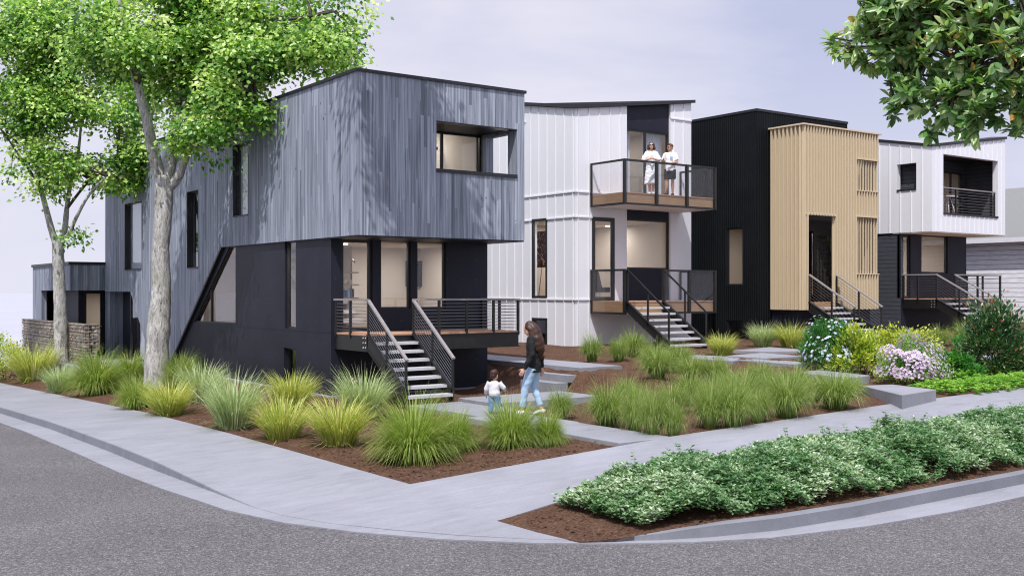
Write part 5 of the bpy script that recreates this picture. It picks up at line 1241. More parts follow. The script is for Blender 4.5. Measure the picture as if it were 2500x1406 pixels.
# ------------------------------------------------------------------ stone filled wire cage wall
def gabion():
    R = np.random.default_rng(4); s0 = 1.75; t0 = T_(205, s0); t1 = T_(55, s0); zt = Z_(791, s0, t0); w = S_(242, t0)-s0; zb = -.2
    rt = root('gabion_wall', 'stone filled wire cage wall at the left behind the slim tree', 'wall', (s0, t0, zb))
    V, F, A = [], [], []
    bmi = bmesh.new(); bmesh.ops.create_icosphere(bmi, subdivisions=2, radius=1); iv = np.array([v.co for v in bmi.verts]); fi = np.array([[v.index for v in f.verts] for f in bmi.faces]); bmi.free()
    def stone(c, sx):
        k = iv*np.array(sx); k = k+.16*np.array(sx)*np.sin(iv[:, [1, 2, 0]]*R.uniform(2, 4.5)+R.uniform(0, 6, 3)); k = np.sign(k)*np.minimum(np.abs(k), np.array(sx)*.9)
        F.append(fi+sum(len(x) for x in V)); V.append(k+np.array(c)); A.append(np.tile([R.random(), 0, 0], (len(iv), 1)))
    z = .07
    while z < zt-zb:
        h = R.uniform(.07, .11); y = .05
        while y < t1-t0:
            l = R.uniform(.09, .2); stone((.07+R.uniform(-.02, .02), y, z), (.1, l*.62, h*.62)); y += l*1.02
        x = .1
        while x < w:
            l = R.uniform(.10, .24); stone((x, .06, z), (l*.62, .09, h*.62)); x += l*1.02
        z += h*1.05
    V = np.concatenate(V); V[:, 2] = np.minimum(V[:, 2], zt-zb-.005)
    link('stone_fill', npmesh('stone_fill', V, np.concatenate(F), np.concatenate(A)), M['stone'], rt, smooth=True)
    bm = BM(); box(bm, .12, w-.05, .12, t1-t0, 0, zt-zb-.03); me = bpy.data.meshes.new('core'); bm.to_mesh(me); bm.free(); link('core', me, M['stone'], rt)
    bm = BM(); h = zt-zb; r = .007
    for y in np.arange(0, t1-t0, .15): bar(bm, (-.045, y, 0), (-.045, y, h), r, r)
    for z in list(np.arange(0, h, .13))+[h]: bar(bm, (-.047, -.045, z), (-.047, t1-t0, z), r, r); bar(bm, (-.045, -.047, z), (w, -.047, z), r, r)
    for x in np.arange(0, w+.01, .12): bar(bm, (x, -.045, 0), (x, -.045, h), r, r)
    me = bpy.data.meshes.new('wire_mesh'); bm.to_mesh(me); bm.free(); link('wire_mesh', me, M['bolt'], rt)
gabion()
# ------------------------------------------------------------------ people
def etube(bm, pts, rad, n=14, ax=(1, 0, 0)):
    """lofted tube with elliptical rings: rad holds (across ax, other)"""
    pts = [Vector(p) for p in pts]; rings = []; ax = Vector(ax)
    for i, p in enumerate(pts):
        d = (pts[min(i+1, len(pts)-1)]-pts[max(i-1, 0)]).normalized()
        a = ax-d*ax.dot(d)
        if a.length < .05: a = d.orthogonal()
        a.normalize(); b = d.cross(a); r = rad[i] if isinstance(rad[i], tuple) else (rad[i], rad[i])
        rings.append([bm.verts.new(p+a*math.cos(2*PI*k/n)*r[0]+b*math.sin(2*PI*k/n)*r[1]) for k in range(n)])
    for i in range(len(rings)-1):
        for k in range(n): bm.faces.new((rings[i][k], rings[i][(k+1) % n], rings[i+1][(k+1) % n], rings[i+1][k]))
    bm.faces.new(rings[0][::-1]); bm.faces.new(rings[-1])
def ell(bm, c, r, rot=None, seg=16):
    m = Matrix.Translation(Vector(c)) @ (rot or Matrix()) @ Matrix.Diagonal((r[0], r[1], r[2], 1))
    bmesh.ops.create_uvsphere(bm, u_segments=seg, v_segments=seg*2//3, radius=1, matrix=m)
def fuse(name, bm, mat, parent, voxel=.008, smooth=4, wr=0., seed=0):
    """union everything in bm into one continuous skin"""
    me = bpy.data.meshes.new(name); bm.to_mesh(me); bm.free()
    o = bpy.data.objects.new(name, me); COL.objects.link(o)
    r = o.modifiers.new('r', 'REMESH'); r.mode = 'VOXEL'; r.voxel_size = voxel; r.use_smooth_shade = True
    s = o.modifiers.new('s', 'SMOOTH'); s.factor = .5; s.iterations = smooth
    bpy.context.view_layer.update(); dg = bpy.context.evaluated_depsgraph_get()
    m2 = bpy.data.meshes.new_from_object(o.evaluated_get(dg)); m2.name = name
    bpy.data.objects.remove(o); bpy.data.meshes.remove(me)
    if wr:
        n = len(m2.vertices); c = np.empty(n*3, np.float32); m2.vertices.foreach_get('co', c); c = c.reshape(-1, 3); no = np.empty(n*3, np.float32); m2.vertices.foreach_get('normal', no); no = no.reshape(-1, 3)
        w = np.sin(c[:, 2]*38+7*c[:, 0]+seed)*.5+np.sin(c[:, 2]*61-23*c[:, 0]+17*c[:, 1])*.35+np.sin(c[:, 0]*57+c[:, 1]*41)*.3
        m2.vertices.foreach_set('co', (c+no*(w*wr)[:, None]).ravel().astype(np.float32)); m2.update()
    m2.materials.clear(); return link(name, m2, M[mat], parent, smooth=True)
def hand(bm, w, d, pn, H, side, curl=.5):
    """palm, four unequal fingers bent at the knuckles, thumb leaving the side of the palm"""
    w, d, pn = Vector(w), Vector(d).normalized(), Vector(pn); pn = (pn-d*pn.dot(d)).normalized(); s = d.cross(pn)*side
    k = w+d*.052*H
    etube(bm, [w-d*.012*H, w+d*.01*H, w+d*.03*H, k], [(.015*H, .012*H), (.018*H, .012*H), (.024*H, .012*H), (.022*H, .009*H)], 10, s)
    for i, (o, l) in enumerate(((-.018, .038), (-.006, .044), (.006, .041), (.018, .032))):
        p = k+s*o*H-d*.004*H; pts = [p]; a = 0
        for f in (.45, .32, .23):
            a += curl*(.55+.1*i); dd = d*math.cos(a)+pn*math.sin(a); p = p+dd*l*H*f; pts.append(p)
        etube(bm, pts, [.0058*H, .0056*H, .005*H, .004*H], 8, s)
    b = w+d*.016*H-s*.018*H
    etube(bm, [b, b+(d*.55-s*.75+pn*.25).normalized()*.020*H, b+(d*.75-s*.6+pn*.4).normalized()*.042*H], [.0085*H, .0068*H, .005*H], 8, pn)
def person(label, loc, face, H, J, child=False, look=(0, 1, 0), skin='skin', curl=.5, palms=((0, 1, 0), (0, 1, 0)), hs=1.0):
    f = Vector((face[0], face[1], 0)).normalized(); rz = math.atan2(-f.x, f.y)
    rt = root('person', label, 'person', loc, rz=rz)
    j = {k: Vector(v)*H for k, v in J.items()}
    bm = BM(); h = H
    etube(bm, [j['pelvis']-Vector((0, 0, .05*h)), j['pelvis'], j['waist'], j['chest'], j['neck']-Vector((0, 0, .035*h)), j['neck']], [(.07*h, .055*h), (.088*h, .062*h), (.070*h, .05*h), (.088*h, .058*h), (.075*h, .045*h), (.034*h, .033*h)])
    etube(bm, [j['neck']-Vector((0, 0, .02*h)), j['head']-Vector((0, .006*h, .03*h))], [.034*h, .030*h])
    for S, sg_ in (('r', 1), ('l', -1)):
        etube(bm, [j['hip'+S], j['hip'+S]*.5+j['knee'+S]*.5, j['knee'+S], j['knee'+S]*.68+j['ank'+S]*.32, j['ank'+S]], [.052*h, .046*h, .030*h, .033*h, .020*h])
        a = j['ank'+S]; t = j['toe'+S]; bk = (a-t); bk.z = 0
        etube(bm, [a+bk*.35-Vector((0, 0, .02*h)), a*.7+t*.3-Vector((0, 0, .012*h)), t], [(.022*h, .022*h), (.027*h, .020*h), (.020*h, .011*h)], 10)
        etube(bm, [j['neck']*.45+j['sh'+S]*.55-Vector((0, 0, .024*h)), j['sh'+S]-Vector((0, 0, .006*h)), j['sh'+S]*.5+j['elb'+S]*.5, j['elb'+S], j['elb'+S]*.6+j['wri'+S]*.4, j['wri'+S]], [.030*h, .031*h, .027*h, .021*h, .022*h, .014*h], 12)
        hand(bm, j['wri'+S], j['wri'+S]-j['elb'+S]+Vector((0, 0, -.0)), palms[0 if S == 'r' else 1], h*(1.0 if not child else 1.1), -sg_, curl)
    # head: skull, face mass, jaw, nose, ears
    lk_ = Vector(look).normalized(); q_ = Vector((0, 1, 0)).rotation_difference(lk_).to_matrix().to_4x4()
    hc = j['head']; hh = h*hs
    P = lambda v: hc+(q_ @ (Vector(v)*hh))
    ell(bm, P((0, -.006, .012)), (.047*hh, .058*hh, .056*hh), q_); ell(bm, P((0, .016, -.022)), (.037*hh, .040*hh, .047*hh), q_); ell(bm, P((0, .026, -.052)), (.021*hh, .022*hh, .018*hh), q_)
    etube(bm, [P((0, .052, .004)), P((0, .062, -.018)), P((0, .055, -.024))], [.005*hh, .009*hh, .007*hh], 8)
    for sx in (-1, 1): ell(bm, P((.048*sx, -.004, -.012)), (.007*hh, .013*hh, .019*hh), q_, 10)
    body = fuse('body', bm, skin, rt, .0065 if not child else .0055, 3)
    for sx in (-1, 1):
        bm = BM(); ell(bm, P((.019*sx, .0495, .0)), (.0075*hh, .004*hh, .0045*hh), q_, 10); me = bpy.data.meshes.new('eye'); bm.to_mesh(me); bm.free(); link('eye', me, M['lens'], rt)
    bm = BM(); ell(bm, P((0, .051, -.037)), (.014*hh, .006*hh, .005*hh), q_, 10); me = bpy.data.meshes.new('mouth'); bm.to_mesh(me); bm.free(); link('mouth', me, M['lip'], rt)
    return rt, j, P, q_, hh
def shades(rt, P, q_, hh):
    bm = BM()
    for sx in (-1, 1):
        ell(bm, P((.021*sx, .056, .002)), (.017*hh, .005*hh, .013*hh), q_, 12); bar(bm, P((.038*sx, .05, .006)), P((.050*sx, -.004, .002)), .004*hh, .005*hh)
    bar(bm, P((-.01, .058, .007)), P((.01, .058, .007)), .004*hh, .005*hh); me = bpy.data.meshes.new('sunglasses'); bm.to_mesh(me); bm.free(); link('sunglasses', me, M['lens'], rt)
def sleeve(bm, j, S, h, to, r=1.25):
    a, b, c = j['sh'+S], j['elb'+S], j['wri'+S]; pts = [j['neck']*.62+a*.38-Vector((0, 0, .018*h)), j['neck']*.28+a*.72-Vector((0, 0, .004*h)), a, a*.8+b*.2]; rd = [.040*h, .040*h, .039*h, .037*h]
    if to <= 1: pts += [a.lerp(b, to*.5), a.lerp(b, to)]; rd += [.037*h*r/1.2, .036*h*r/1.2]
    else: pts += [a.lerp(b, .5), b, b.lerp(c, (to-1)*.6), b.lerp(c, to-1)]; rd += [.036*h, .030*h, .029*h, .024*h]
    etube(bm, pts, rd, 12)
def top(rt, j, h, mat, lo, sl, loose=1.0, wr=.004, name='shirt', neck=.0):
    bm = BM(); pv = Vector((0, 0, 1))
    etube(bm, [Vector((j['pelvis'].x, j['pelvis'].y, lo*h)), j['pelvis']+pv*.02*h, j['waist'], j['chest'], j['neck']-pv*(.03+neck)*h, j['neck']-pv*(.002+neck)*h], [(.100*h*loose, .078*h*loose), (.098*h*loose, .074*h*loose), (.088*h*loose, .066*h*loose), (.100*h, .070*h), (.086*h, .055*h), (.045*h, .043*h)], 18)
    for S in 'rl': sleeve(bm, j, S, h, sl)
    return fuse(name, bm, mat, rt, .009, 3, wr)
def legs(rt, j, h, mat, to, r=1.0, wr=.003, name='trousers'):
    bm = BM(); etube(bm, [j['pelvis']+Vector((0, 0, .05*h)), j['pelvis'], j['pelvis']-Vector((0, 0, .055*h))], [(.083*h, .064*h), (.096*h, .074*h), (.080*h, .066*h)], 18)
    for S in 'rl':
        a, b, c = j['hip'+S], j['knee'+S], j['ank'+S]
        if to <= 1: etube(bm, [a, a.lerp(b, .5), a.lerp(b, to)], [.062*h, .060*h*r, .056*h*r], 14)
        else: etube(bm, [a, a.lerp(b, .5), b, b.lerp(c, .5*(to-1)), b.lerp(c, to-1)], [.062*h, .054*h*r, .041*h*r, .037*h*r, .033*h*r], 14)
    return fuse(name, bm, mat, rt, .009, 3, wr)
def shoes(rt, j, h, mat, sole=None):
    for S in 'rl':
        a, t = j['ank'+S], j['toe'+S]; bk = a-t; bk.z = 0; bm = BM(); zl = Vector((0, 0, 1))
        etube(bm, [a+bk*.45-zl*.022*h, a+bk*.1-zl*.012*h, a.lerp(t, .55)-zl*.003*h, t+(t-a)*.12], [(.024*h, .022*h), (.029*h, .027*h), (.030*h, .020*h), (.019*h, .011*h)], 12)
        fuse('shoe', bm, mat, rt, .006, 2)
J0 = dict(pelvis=(0, 0, .53), waist=(0, 0, .61), chest=(0, 0, .72), neck=(0, -.005, .835), head=(0, .012, .925),
          hipr=(.05, 0, .505), kneer=(.054, .012, .28), ankr=(.055, -.008, .045), toer=(.062, .085, .018), hipl=(-.05, 0, .505), kneel=(-.054, .012, .28), ankl=(-.055, -.008, .045), toel=(-.062, .085, .018),
          shr=(.108, -.005, .795), elbr=(.135, -.01, .635), wrir=(.14, .03, .49), shl=(-.108, -.005, .795), elbl=(-.135, -.01, .635), wril=(-.14, .03, .49))
# woman walking on the path with her head bowed towards the child
p = onz(1302, 1014, .152); fc = (RX[0]*-.93+FW[0]*.22, RX[1]*-.93+FW[1]*.22)
J = dict(J0); J.update(head=(.0, .045, .905), neck=(0, .015, .83), chest=(0, .005, .72), kneer=(.05, .0, .28), ankr=(.045, -.085, .06), toer=(.05, -.0, .018), kneel=(-.05, .075, .285), ankl=(-.045, .115, .045), toel=(-.047, .205, .018),
         elbl=(-.145, -.02, .64), wril=(-.15, .065, .495), elbr=(.14, -.05, .64), wrir=(.14, -.06, .49))
rt, j, P, q_, hh = person('woman with long brown hair, black jumper and pale jeans walking on the slab path', p, fc, 1.655, J, look=(-.12, .86, -.42), palms=((-1, 0, 0), (1, 0, 0)), curl=.35)
top(rt, j, 1.655, 'jumper_black', .455, 1.97, 1.06, .006, 'jumper'); legs(rt, j, 1.655, 'denim_pale', 1.80, 1.0, .004, 'jeans'); shoes(rt, j, 1.655, 'shoe_white')
bm = BM(); h = 1.655
ell(bm, P((0, -.018, .022)), (.056*h, .060*h, .058*h), q_); etube(bm, [P((0, -.03, .035)), P((0, -.052, -.02)), Vector((0, -.040*h, .82*h)), Vector((.0, -.062*h, .745*h)), Vector((.006*h, -.072*h, .68*h)), Vector((.010*h, -.070*h, .62*h)), Vector((.012*h, -.064*h, .585*h))], [(.050*h, .050*h), (.064*h, .056*h), (.078*h, .062*h), (.082*h, .058*h), (.070*h, .046*h), (.046*h, .030*h), (.016*h, .012*h)], 18)
for sx in (-1, 1): etube(bm, [P((.040*sx, -.004, .03)), P((.053*sx, -.014, -.02)), Vector((.062*sx*h, -.004*h, .815*h)), Vector((.070*sx*h, -.03*h, .745*h)), Vector((.06*sx*h, -.05*h, .68*h))], [(.018*h, .02*h), (.017*h, .030*h), (.024*h, .034*h), (.022*h, .03*h), (.012*h, .014*h)], 10)
fuse('hair', bm, 'hair_brown', rt, .008, 2, .006, 2)
# toddler seen from behind
p = onz(1207, 1010, .128); fc = (FW[0]*.9+RX[0]*.35, FW[1]*.9+RX[1]*.35); h = .80
JC = dict(pelvis=(0, 0, .43), waist=(0, 0, .52), chest=(0, .005, .62), neck=(0, .005, .735), head=(0, .02, .865), hipr=(.065, 0, .40), kneer=(.07, .03, .22), ankr=(.07, .02, .055), toer=(.08, .10, .025), hipl=(-.065, 0, .40), kneel=(-.07, -.005, .22), ankl=(-.072, -.05, .06), toel=(-.08, .03, .025),
          shr=(.125, 0, .685), elbr=(.21, .03, .58), wrir=(.20, .13, .53), shl=(-.125, 0, .685), elbl=(-.19, -.01, .55), wril=(-.215, .05, .42))
rt, j, P, q_, hh = person('toddler in a pale grey top and blue jeans, seen from behind', p, fc, h, JC, child=True, look=(.25, .9, -.1), hs=1.62, palms=((0, 0, -1), (1, 0, 0)), curl=.3)
bm = BM(); pv = Vector((0, 0, 1))
etube(bm, [j['pelvis']-pv*.03*h, j['pelvis']+pv*.03*h, j['waist'], j['chest'], j['neck']-pv*.04*h, j['neck']-pv*.0*h], [(.125*h, .105*h), (.135*h, .11*h), (.125*h, .10*h), (.125*h, .095*h), (.105*h, .075*h), (.06*h, .058*h)], 18)
for S in 'rl':
    a, b, c = j['sh'+S], j['elb'+S], j['wri'+S]; etube(bm, [j['neck']*.5+a*.5-pv*.03*h, a, b, c], [.062*h, .064*h, .055*h, .042*h], 12)
fuse('top', bm, 'top_grey', rt, .008, 3, .004)
bm = BM(); etube(bm, [j['pelvis']+pv*.04*h, j['pelvis']-pv*.06*h], [(.125*h, .105*h), (.115*h, .10*h)], 16)
for S in 'rl': etube(bm, [j['hip'+S], j['knee'+S], j['ank'+S]-pv*.01*h], [.078*h, .066*h, .054*h], 12)
fuse('jeans', bm, 'denim_blue', rt, .008, 3, .004); 
for S in 'rl':
    bm = BM(); etube(bm, [j['ank'+S]-pv*.02*h-Vector((0, .04*h, 0)), j['ank'+S]-pv*.015*h, j['toe'+S]], [.036*h, .046*h, .026*h], 10); fuse('shoe', bm, 'shoe_black', rt, .006, 2)
bm = BM(); ell(bm, P((0, -.014, .022)), (.056*hh, .062*hh, .058*hh), q_); ell(bm, P((0, -.035, -.01)), (.045*hh, .038*hh, .045*hh), q_); fuse('hair', bm, 'hair_brown', rt, .007, 2, .004, 1)
# couple on the upper balcony
zd = 5.242; h = 1.60
x = S_(1590, 12.52); fc = (-FW[0]*1-RX[0]*.05, -FW[1]*1-RX[1]*.05)
J = dict(J0); J.update(shr=(.092, -.005, .785), shl=(-.092, -.005, .785), head=(0, .005, .925), elbr=(.15, .0, .645), wrir=(.045, .12, .665), elbl=(-.15, .0, .645), wril=(-.045, .12, .665), ankr=(.028, .0, .045), toer=(.05, .085, .018), ankl=(-.028, -.0, .045), toel=(-.05, .085, .018), kneer=(.04, .01, .28), kneel=(-.04, .01, .28))
rt, j, P, q_, hh = person('woman in a long white dress and sunglasses holding a cup at the balcony rail', (x, 12.52, zd), fc, h, J, look=(-.05, .96, .22), palms=((-1, .2, 0), (1, .2, 0)), curl=.7)
bm = BM(); sw_ = [.205, .35, .44, .53, .61, .71, .785, .815]; rr_ = [(.135, .112), (.122, .10), (.110, .090), (.098, .076), (.076, .058), (.096, .068), (.086, .052), (.060, .044)]
etube(bm, [Vector((0, 0, z*h)) for z in sw_], [(a*h, b*h) for a, b in rr_], 22)
for S in 'rl': sleeve(bm, j, S, h, .95, 1.6)
fuse('dress', bm, 'cloth_white', rt, .010, 3, .006)
bm = BM(); ell(bm, P((0, -.016, .02)), (.058*h, .060*h, .060*h), q_)
for sx in (-1, 1): etube(bm, [P((.040*sx, .0, .035)), P((.060*sx, -.004, -.01)), P((.062*sx, -.002, -.05)), P((.052*sx, .0, -.075))], [(.02*h, .026*h), (.018*h, .034*h), (.020*h, .034*h), (.012*h, .02*h)], 10)
etube(bm, [P((0, -.05, .0)), P((0, -.05, -.06))], [(.05*h, .024*h), (.05*h, .02*h)], 12)
fuse('hair', bm, 'hair_dark', rt, .007, 2, .004)
shades(rt, P, q_, hh); shoes(rt, j, h, 'shoe_white')
bm = BM(); cp_ = (j['wrir']+j['wril'])/2+Vector((0, .075*h, .02*h)); etube(bm, [cp_-Vector((0, 0, .04)), cp_+Vector((0, 0, .055))], [.030, .038], 14)
c_ = root('cup', 'small pale cup held by the woman in the white dress', 'cup', rt.matrix_basis @ cp_, rz=rt.rotation_euler.z)
me = bpy.data.meshes.new('vessel'); bmesh.ops.translate(bm, verts=bm.verts[:], vec=-cp_); bm.to_mesh(me); bm.free(); link('vessel', me, M['paper'], c_)
x = S_(1636, 12.50); h = 1.61; fc = (-FW[0]*1-RX[0]*.35, -FW[1]*1-RX[1]*.35)
J = dict(J0); J.update(shr=(.10, -.005, .79), shl=(-.10, -.005, .79), elbl=(-.145, .02, .64), wril=(-.03, .13, .615), elbr=(.15, .02, .645), wrir=(.10, .12, .70), kneer=(.06, .03, .28), ankr=(.075, .01, .045), toer=(.10, .09, .018), kneel=(-.05, .0, .28), ankl=(-.045, -.02, .045), toel=(-.05, .075, .018))
rt, j, P, q_, hh = person('man in white t-shirt, black shorts and sunglasses leaning on the balcony rail', (x, 12.50, zd), fc, h, J, look=(.55, .85, .02), skin='skin_tan', palms=((-1, .3, 0), (0, 0, -1)), curl=.6)
top(rt, j, h, 'cloth_white', .475, .75, 1.04, .005, 't_shirt'); legs(rt, j, h, 'shorts_black', .82, 1.05, .004, 'shorts'); shoes(rt, j, h, 'shoe_black')
bm = BM(); v_ = [bm.verts.new((a*h, (.0755-abs(a+.035)*.12)*h, z*h)) for a, z in ((-.065, .675), (-.012, .675), (-.012, .745), (-.065, .745))]; bm.faces.new(v_); me = bpy.data.meshes.new('chest_print'); bm.to_mesh(me); bm.free(); link('chest_print', me, M['print_blue'], rt)
bm = BM(); ell(bm, P((0, -.014, .028)), (.052*h, .060*h, .052*h), q_); ell(bm, P((0, .022, .062)), (.036*h, .032*h, .018*h), q_); ell(bm, P((0, -.04, .0)), (.04*h, .022*h, .04*h), q_); fuse('hair', bm, 'hair_auburn', rt, .007, 2, .003)
shades(rt, P, q_, hh)
bm = BM(); cp_ = j['wrir']+Vector((-.03*h, .05*h, .025*h)); etube(bm, [Vector((0, 0, -.045)), Vector((0, 0, .05))], [.028, .034], 14)
c_ = root('cup', 'glass held up by the man in black shorts', 'cup', rt.matrix_basis @ cp_, rz=rt.rotation_euler.z); me = bpy.data.meshes.new('vessel'); bm.to_mesh(me); bm.free(); link('vessel', me, M['paper'], c_)
# ------------------------------------------------------------------ things inside the rooms and on the recessed balcony
def thing_box(name, label, cat, loc): return root(name, label, cat, loc)
x0 = S_(1000, 12.52); t_ = thing_box('television', 'flat black television on the living room wall of the board house', 'television', (x0, 12.5, 2.35))
za, zb_ = Z_(699, x0, 12.5), Z_(637, x0, 12.5); xa, xb = S_(990, 12.5), S_(1050, 12.5)
bm = BM(); box(bm, xa, xb, 12.44, 12.50, za, zb_); bmesh.ops.bevel(bm, geom=bm.edges[:], offset=.008, segments=1); obj('screen', bm, M['tv'], t_)
bm = BM(); box(bm, xa+.35, xb-.35, 12.50, 12.548, za+.1, zb_-.1); obj('bracket', bm, M['frame'], t_)
bm = BM(); tube(bm, [((xa+xb)/2, 12.53, za), ((xa+xb)/2-.05, 12.535, za-.3), ((xa+xb)/2-.04, 12.535, za-.55)], .008, 5); obj('cable', bm, M['frame'], t_)
sx, sy = S_(852, 10.6), 10.6; t_ = root('shelf_unit', 'pipe framed timber shelf with books and jars behind the glazed entry door', 'shelf', (sx, sy, zdk))
for dx in (-.16, .16):
    bm = BM(); tube(bm, [(sx+dx, sy+.2, zdk+.01), (sx+dx, sy+.2, zdk+1.55), (sx+dx, sy+.12, zdk+1.62), (sx+dx, sy+.02, zdk+1.55)], .016, 8); obj('upright', bm, M['steel_black'], t_)
for k, z in enumerate((.35, .72, 1.02, 1.3)):
    bm = BM(); box(bm, sx-.25, sx+.25, sy, sy+.24, zdk+z, zdk+z+.03); obj('shelf_board', bm, M['tan'], t_)
for k in range(7):
    a = sx-.22+k*.058; bk = root('book', 'row of books and pale jars on the pipe shelf behind the entry door', 'book', (a, sy+.1, zdk+.75), group='books and jars on the pipe shelf')
    bm = BM(); hb = random.uniform(.16, .22); box(bm, a-.02, a+.02, sy+.03, sy+.17, zdk+.752, zdk+.752+hb); obj('cover', bm, M[random.choice(['paper', 'leather', 'shade_grey', 'denim_blue'])], bk); 
for k in range(3):
    a = sx-.15+k*.12; o = root('jar', 'pale pots in a row on the upper pipe shelf board behind the entry door', 'jar', (a, sy+.1, zdk+1.05), group='pots on the upper pipe shelf')
    bm = BM(); etube(bm, [(a, sy+.1, zdk+1.052), (a, sy+.1, zdk+1.10), (a, sy+.1, zdk+1.15)], [.035, .045, .03], 12); obj('pot', bm, M['paper'], o)
# picture and easel behind the tall window of the white house
ex = 15.4; ty0, ty1 = T_(1338, ex), T_(1304, ex)
t_ = root('painting', 'dark red and black abstract canvas on a tripod easel behind the tall window', 'painting', (ex, (ty0+ty1)/2, 2.05))
za, zb_ = Z_(650, ex, ty0), Z_(566, ex, ty0)
bm = BM(); box(bm, ex, ex+.04, ty0-.4, ty1+.1, za, zb_); obj('canvas', bm, M['canvas'], t_)
bm = BM(); e = .035; y0_, y1_ = ty0-.4, ty1+.1
box(bm, ex-.012, ex+.05, y0_-e, y0_, za-e, zb_+e); box(bm, ex-.012, ex+.05, y1_, y1_+e, za-e, zb_+e); box(bm, ex-.012, ex+.05, y0_, y1_, za-e, za); box(bm, ex-.012, ex+.05, y0_, y1_, zb_, zb_+e); obj('picture_frame', bm, M['frame'], t_)
for dy in (-.3, .0, .3):
    bm = BM(); tube(bm, [(ex+.06, (y0_+y1_)/2+dy*.3, za+.4), (ex+(.06 if dy else .6), (y0_+y1_)/2+dy*1.3, 2.0)], .014, 6); obj('easel_leg', bm, M['fascia_wood'], t_)
# lounge chair behind the porch glazing
cx, cy = S_(1462, 15.4), 15.4; t_ = root('lounge_chair', 'brown leather lounge chair behind the glazed porch door of the white house', 'chair', (cx, cy, 2.0))
bm = BM(); box(bm, cx-.35, cx+.35, cy-.3, cy+.35, 2.28, 2.44); bmesh.ops.bevel(bm, geom=bm.edges[:], offset=.04, segments=2); obj('seat', bm, M['leather'], t_)
bm = BM(); hexa(bm, [(cx-.35, cy+.22, 2.38), (cx+.35, cy+.22, 2.38), (cx+.35, cy+.36, 2.38), (cx-.35, cy+.36, 2.38)], [(cx-.35, cy+.42, 2.98), (cx+.35, cy+.42, 2.98), (cx+.35, cy+.54, 2.98), (cx-.35, cy+.54, 2.98)]); bmesh.ops.bevel(bm, geom=bm.edges[:], offset=.035, segments=2); obj('backrest', bm, M['leather'], t_)
for a in (-.3, .3):
    for b in (-.25, .3):
        bm = BM(); tube(bm, [(cx+a, cy+b, 2.3), (cx+a*1.05, cy+b*1.05, 1.995)], .014, 6); obj('leg', bm, M['bolt'], t_)
# curtains either side of the upper sliding door, bed behind
def curtain(x0, x1, y, z0, z1, label):
    bm = BM(); n = 40; r = [[], []]
    for i in range(n+1):
        a = x0+(x1-x0)*i/n; b = y+.035*math.sin(i*1.05)+.012*math.sin(i*2.7)
        r[0].append(bm.verts.new((a, b, z0))); r[1].append(bm.verts.new((a, b, z1)))
    for i in range(n): bm.faces.new((r[0][i], r[0][i+1], r[1][i+1], r[1][i]))
    tag(obj('curtain', bm, M['curtain'], None, True, base=((x0+x1)/2, y, z0)), label, 'curtain')
curtain(pn0+.03, pn0+.42, f2+.36, du+.02, up[3]+.05, 'pale grey curtain at the left edge of the balcony sliding door')
curtain(pn0+1.05, pn1-.05, f2+.40, du+.02, up[3]+.05, 'pale grey curtain behind the couple, at the right half of the balcony sliding door')
bx, by = pn0+.75, f2+1.3; t_ = root('bed', 'low timber bed with a grey cushion seen through the balcony sliding door', 'bed', (bx, by, du))
bm = BM(); box(bm, bx-.6, bx+.6, by, by+1.7, du+.05, du+.32); bmesh.ops.bevel(bm, geom=bm.edges[:], offset=.05, segments=2); obj('mattress', bm, M['shade_grey'], t_)
bm = BM(); box(bm, bx-.65, bx+.65, by+1.7, by+1.78, du+.0, du+.95); obj('headboard', bm, M['fascia_wood'], t_)
bm = BM(); ell(bm, (bx+.1, by+1.5, du+.5), (.32, .14, .2)); obj('cushion', bm, M['curtain'], t_, True)
# table and chair on the recessed balcony of the white box house
zz = L4[2]+.0; tx, tyy = S_(2314, f4+.7), f4+.7
t_ = root('balcony_table', 'small white topped table on the recessed balcony at far right', 'table', (tx, tyy, zz))
bm = BM(); box(bm, tx-.3, tx+.22, tyy-.25, tyy+.25, zz+.70, zz+.735); bmesh.ops.bevel(bm, geom=bm.edges[:], offset=.008, segments=1); obj('table_top', bm, M['white_smooth'], t_)
for a, b in ((-.22, -.18), (.16, -.18), (-.22, .18), (.16, .18)):
    bm = BM(); tube(bm, [(tx+a*.3, tyy+b*.3, zz+.70), (tx+a*1.2, tyy+b*1.2, zz-.018)], .016, 6); obj('leg', bm, M['white_smooth'], t_)
cx, cy = S_(2336, f4+.8), f4+.8; t_ = root('balcony_chair', 'black round backed chair on the recessed balcony at far right', 'chair', (cx, cy, zz))
bm = BM(); tube(bm, [(cx, cy, zz+.43), (cx, cy, zz+.47)], .2, 18); obj('seat', bm, M['frame'], t_)
bm = BM(); tube(bm, [(cx+.2*math.cos(a), cy+.2*math.sin(a), zz+.70+.06*math.sin(a*.5)) for a in np.linspace(-1.6, 1.9, 14)], .028, 8); obj('backrest', bm, M['frame'], t_)
for a in (.6, 2.2, 3.8, 5.4):
    bm = BM(); tube(bm, [(cx+.15*math.cos(a), cy+.15*math.sin(a), zz+.44), (cx+.22*math.cos(a), cy+.22*math.sin(a), zz-.018)], .013, 6); obj('leg', bm, M['frame'], t_)
for a in (-1.3, .2, 1.6):
    bm = BM(); tube(bm, [(cx+.18*math.cos(a), cy+.18*math.sin(a), zz+.46), (cx+.2*math.cos(a), cy+.2*math.sin(a), zz+.72)], .011, 6); obj('back_support', bm, M['frame'], t_)
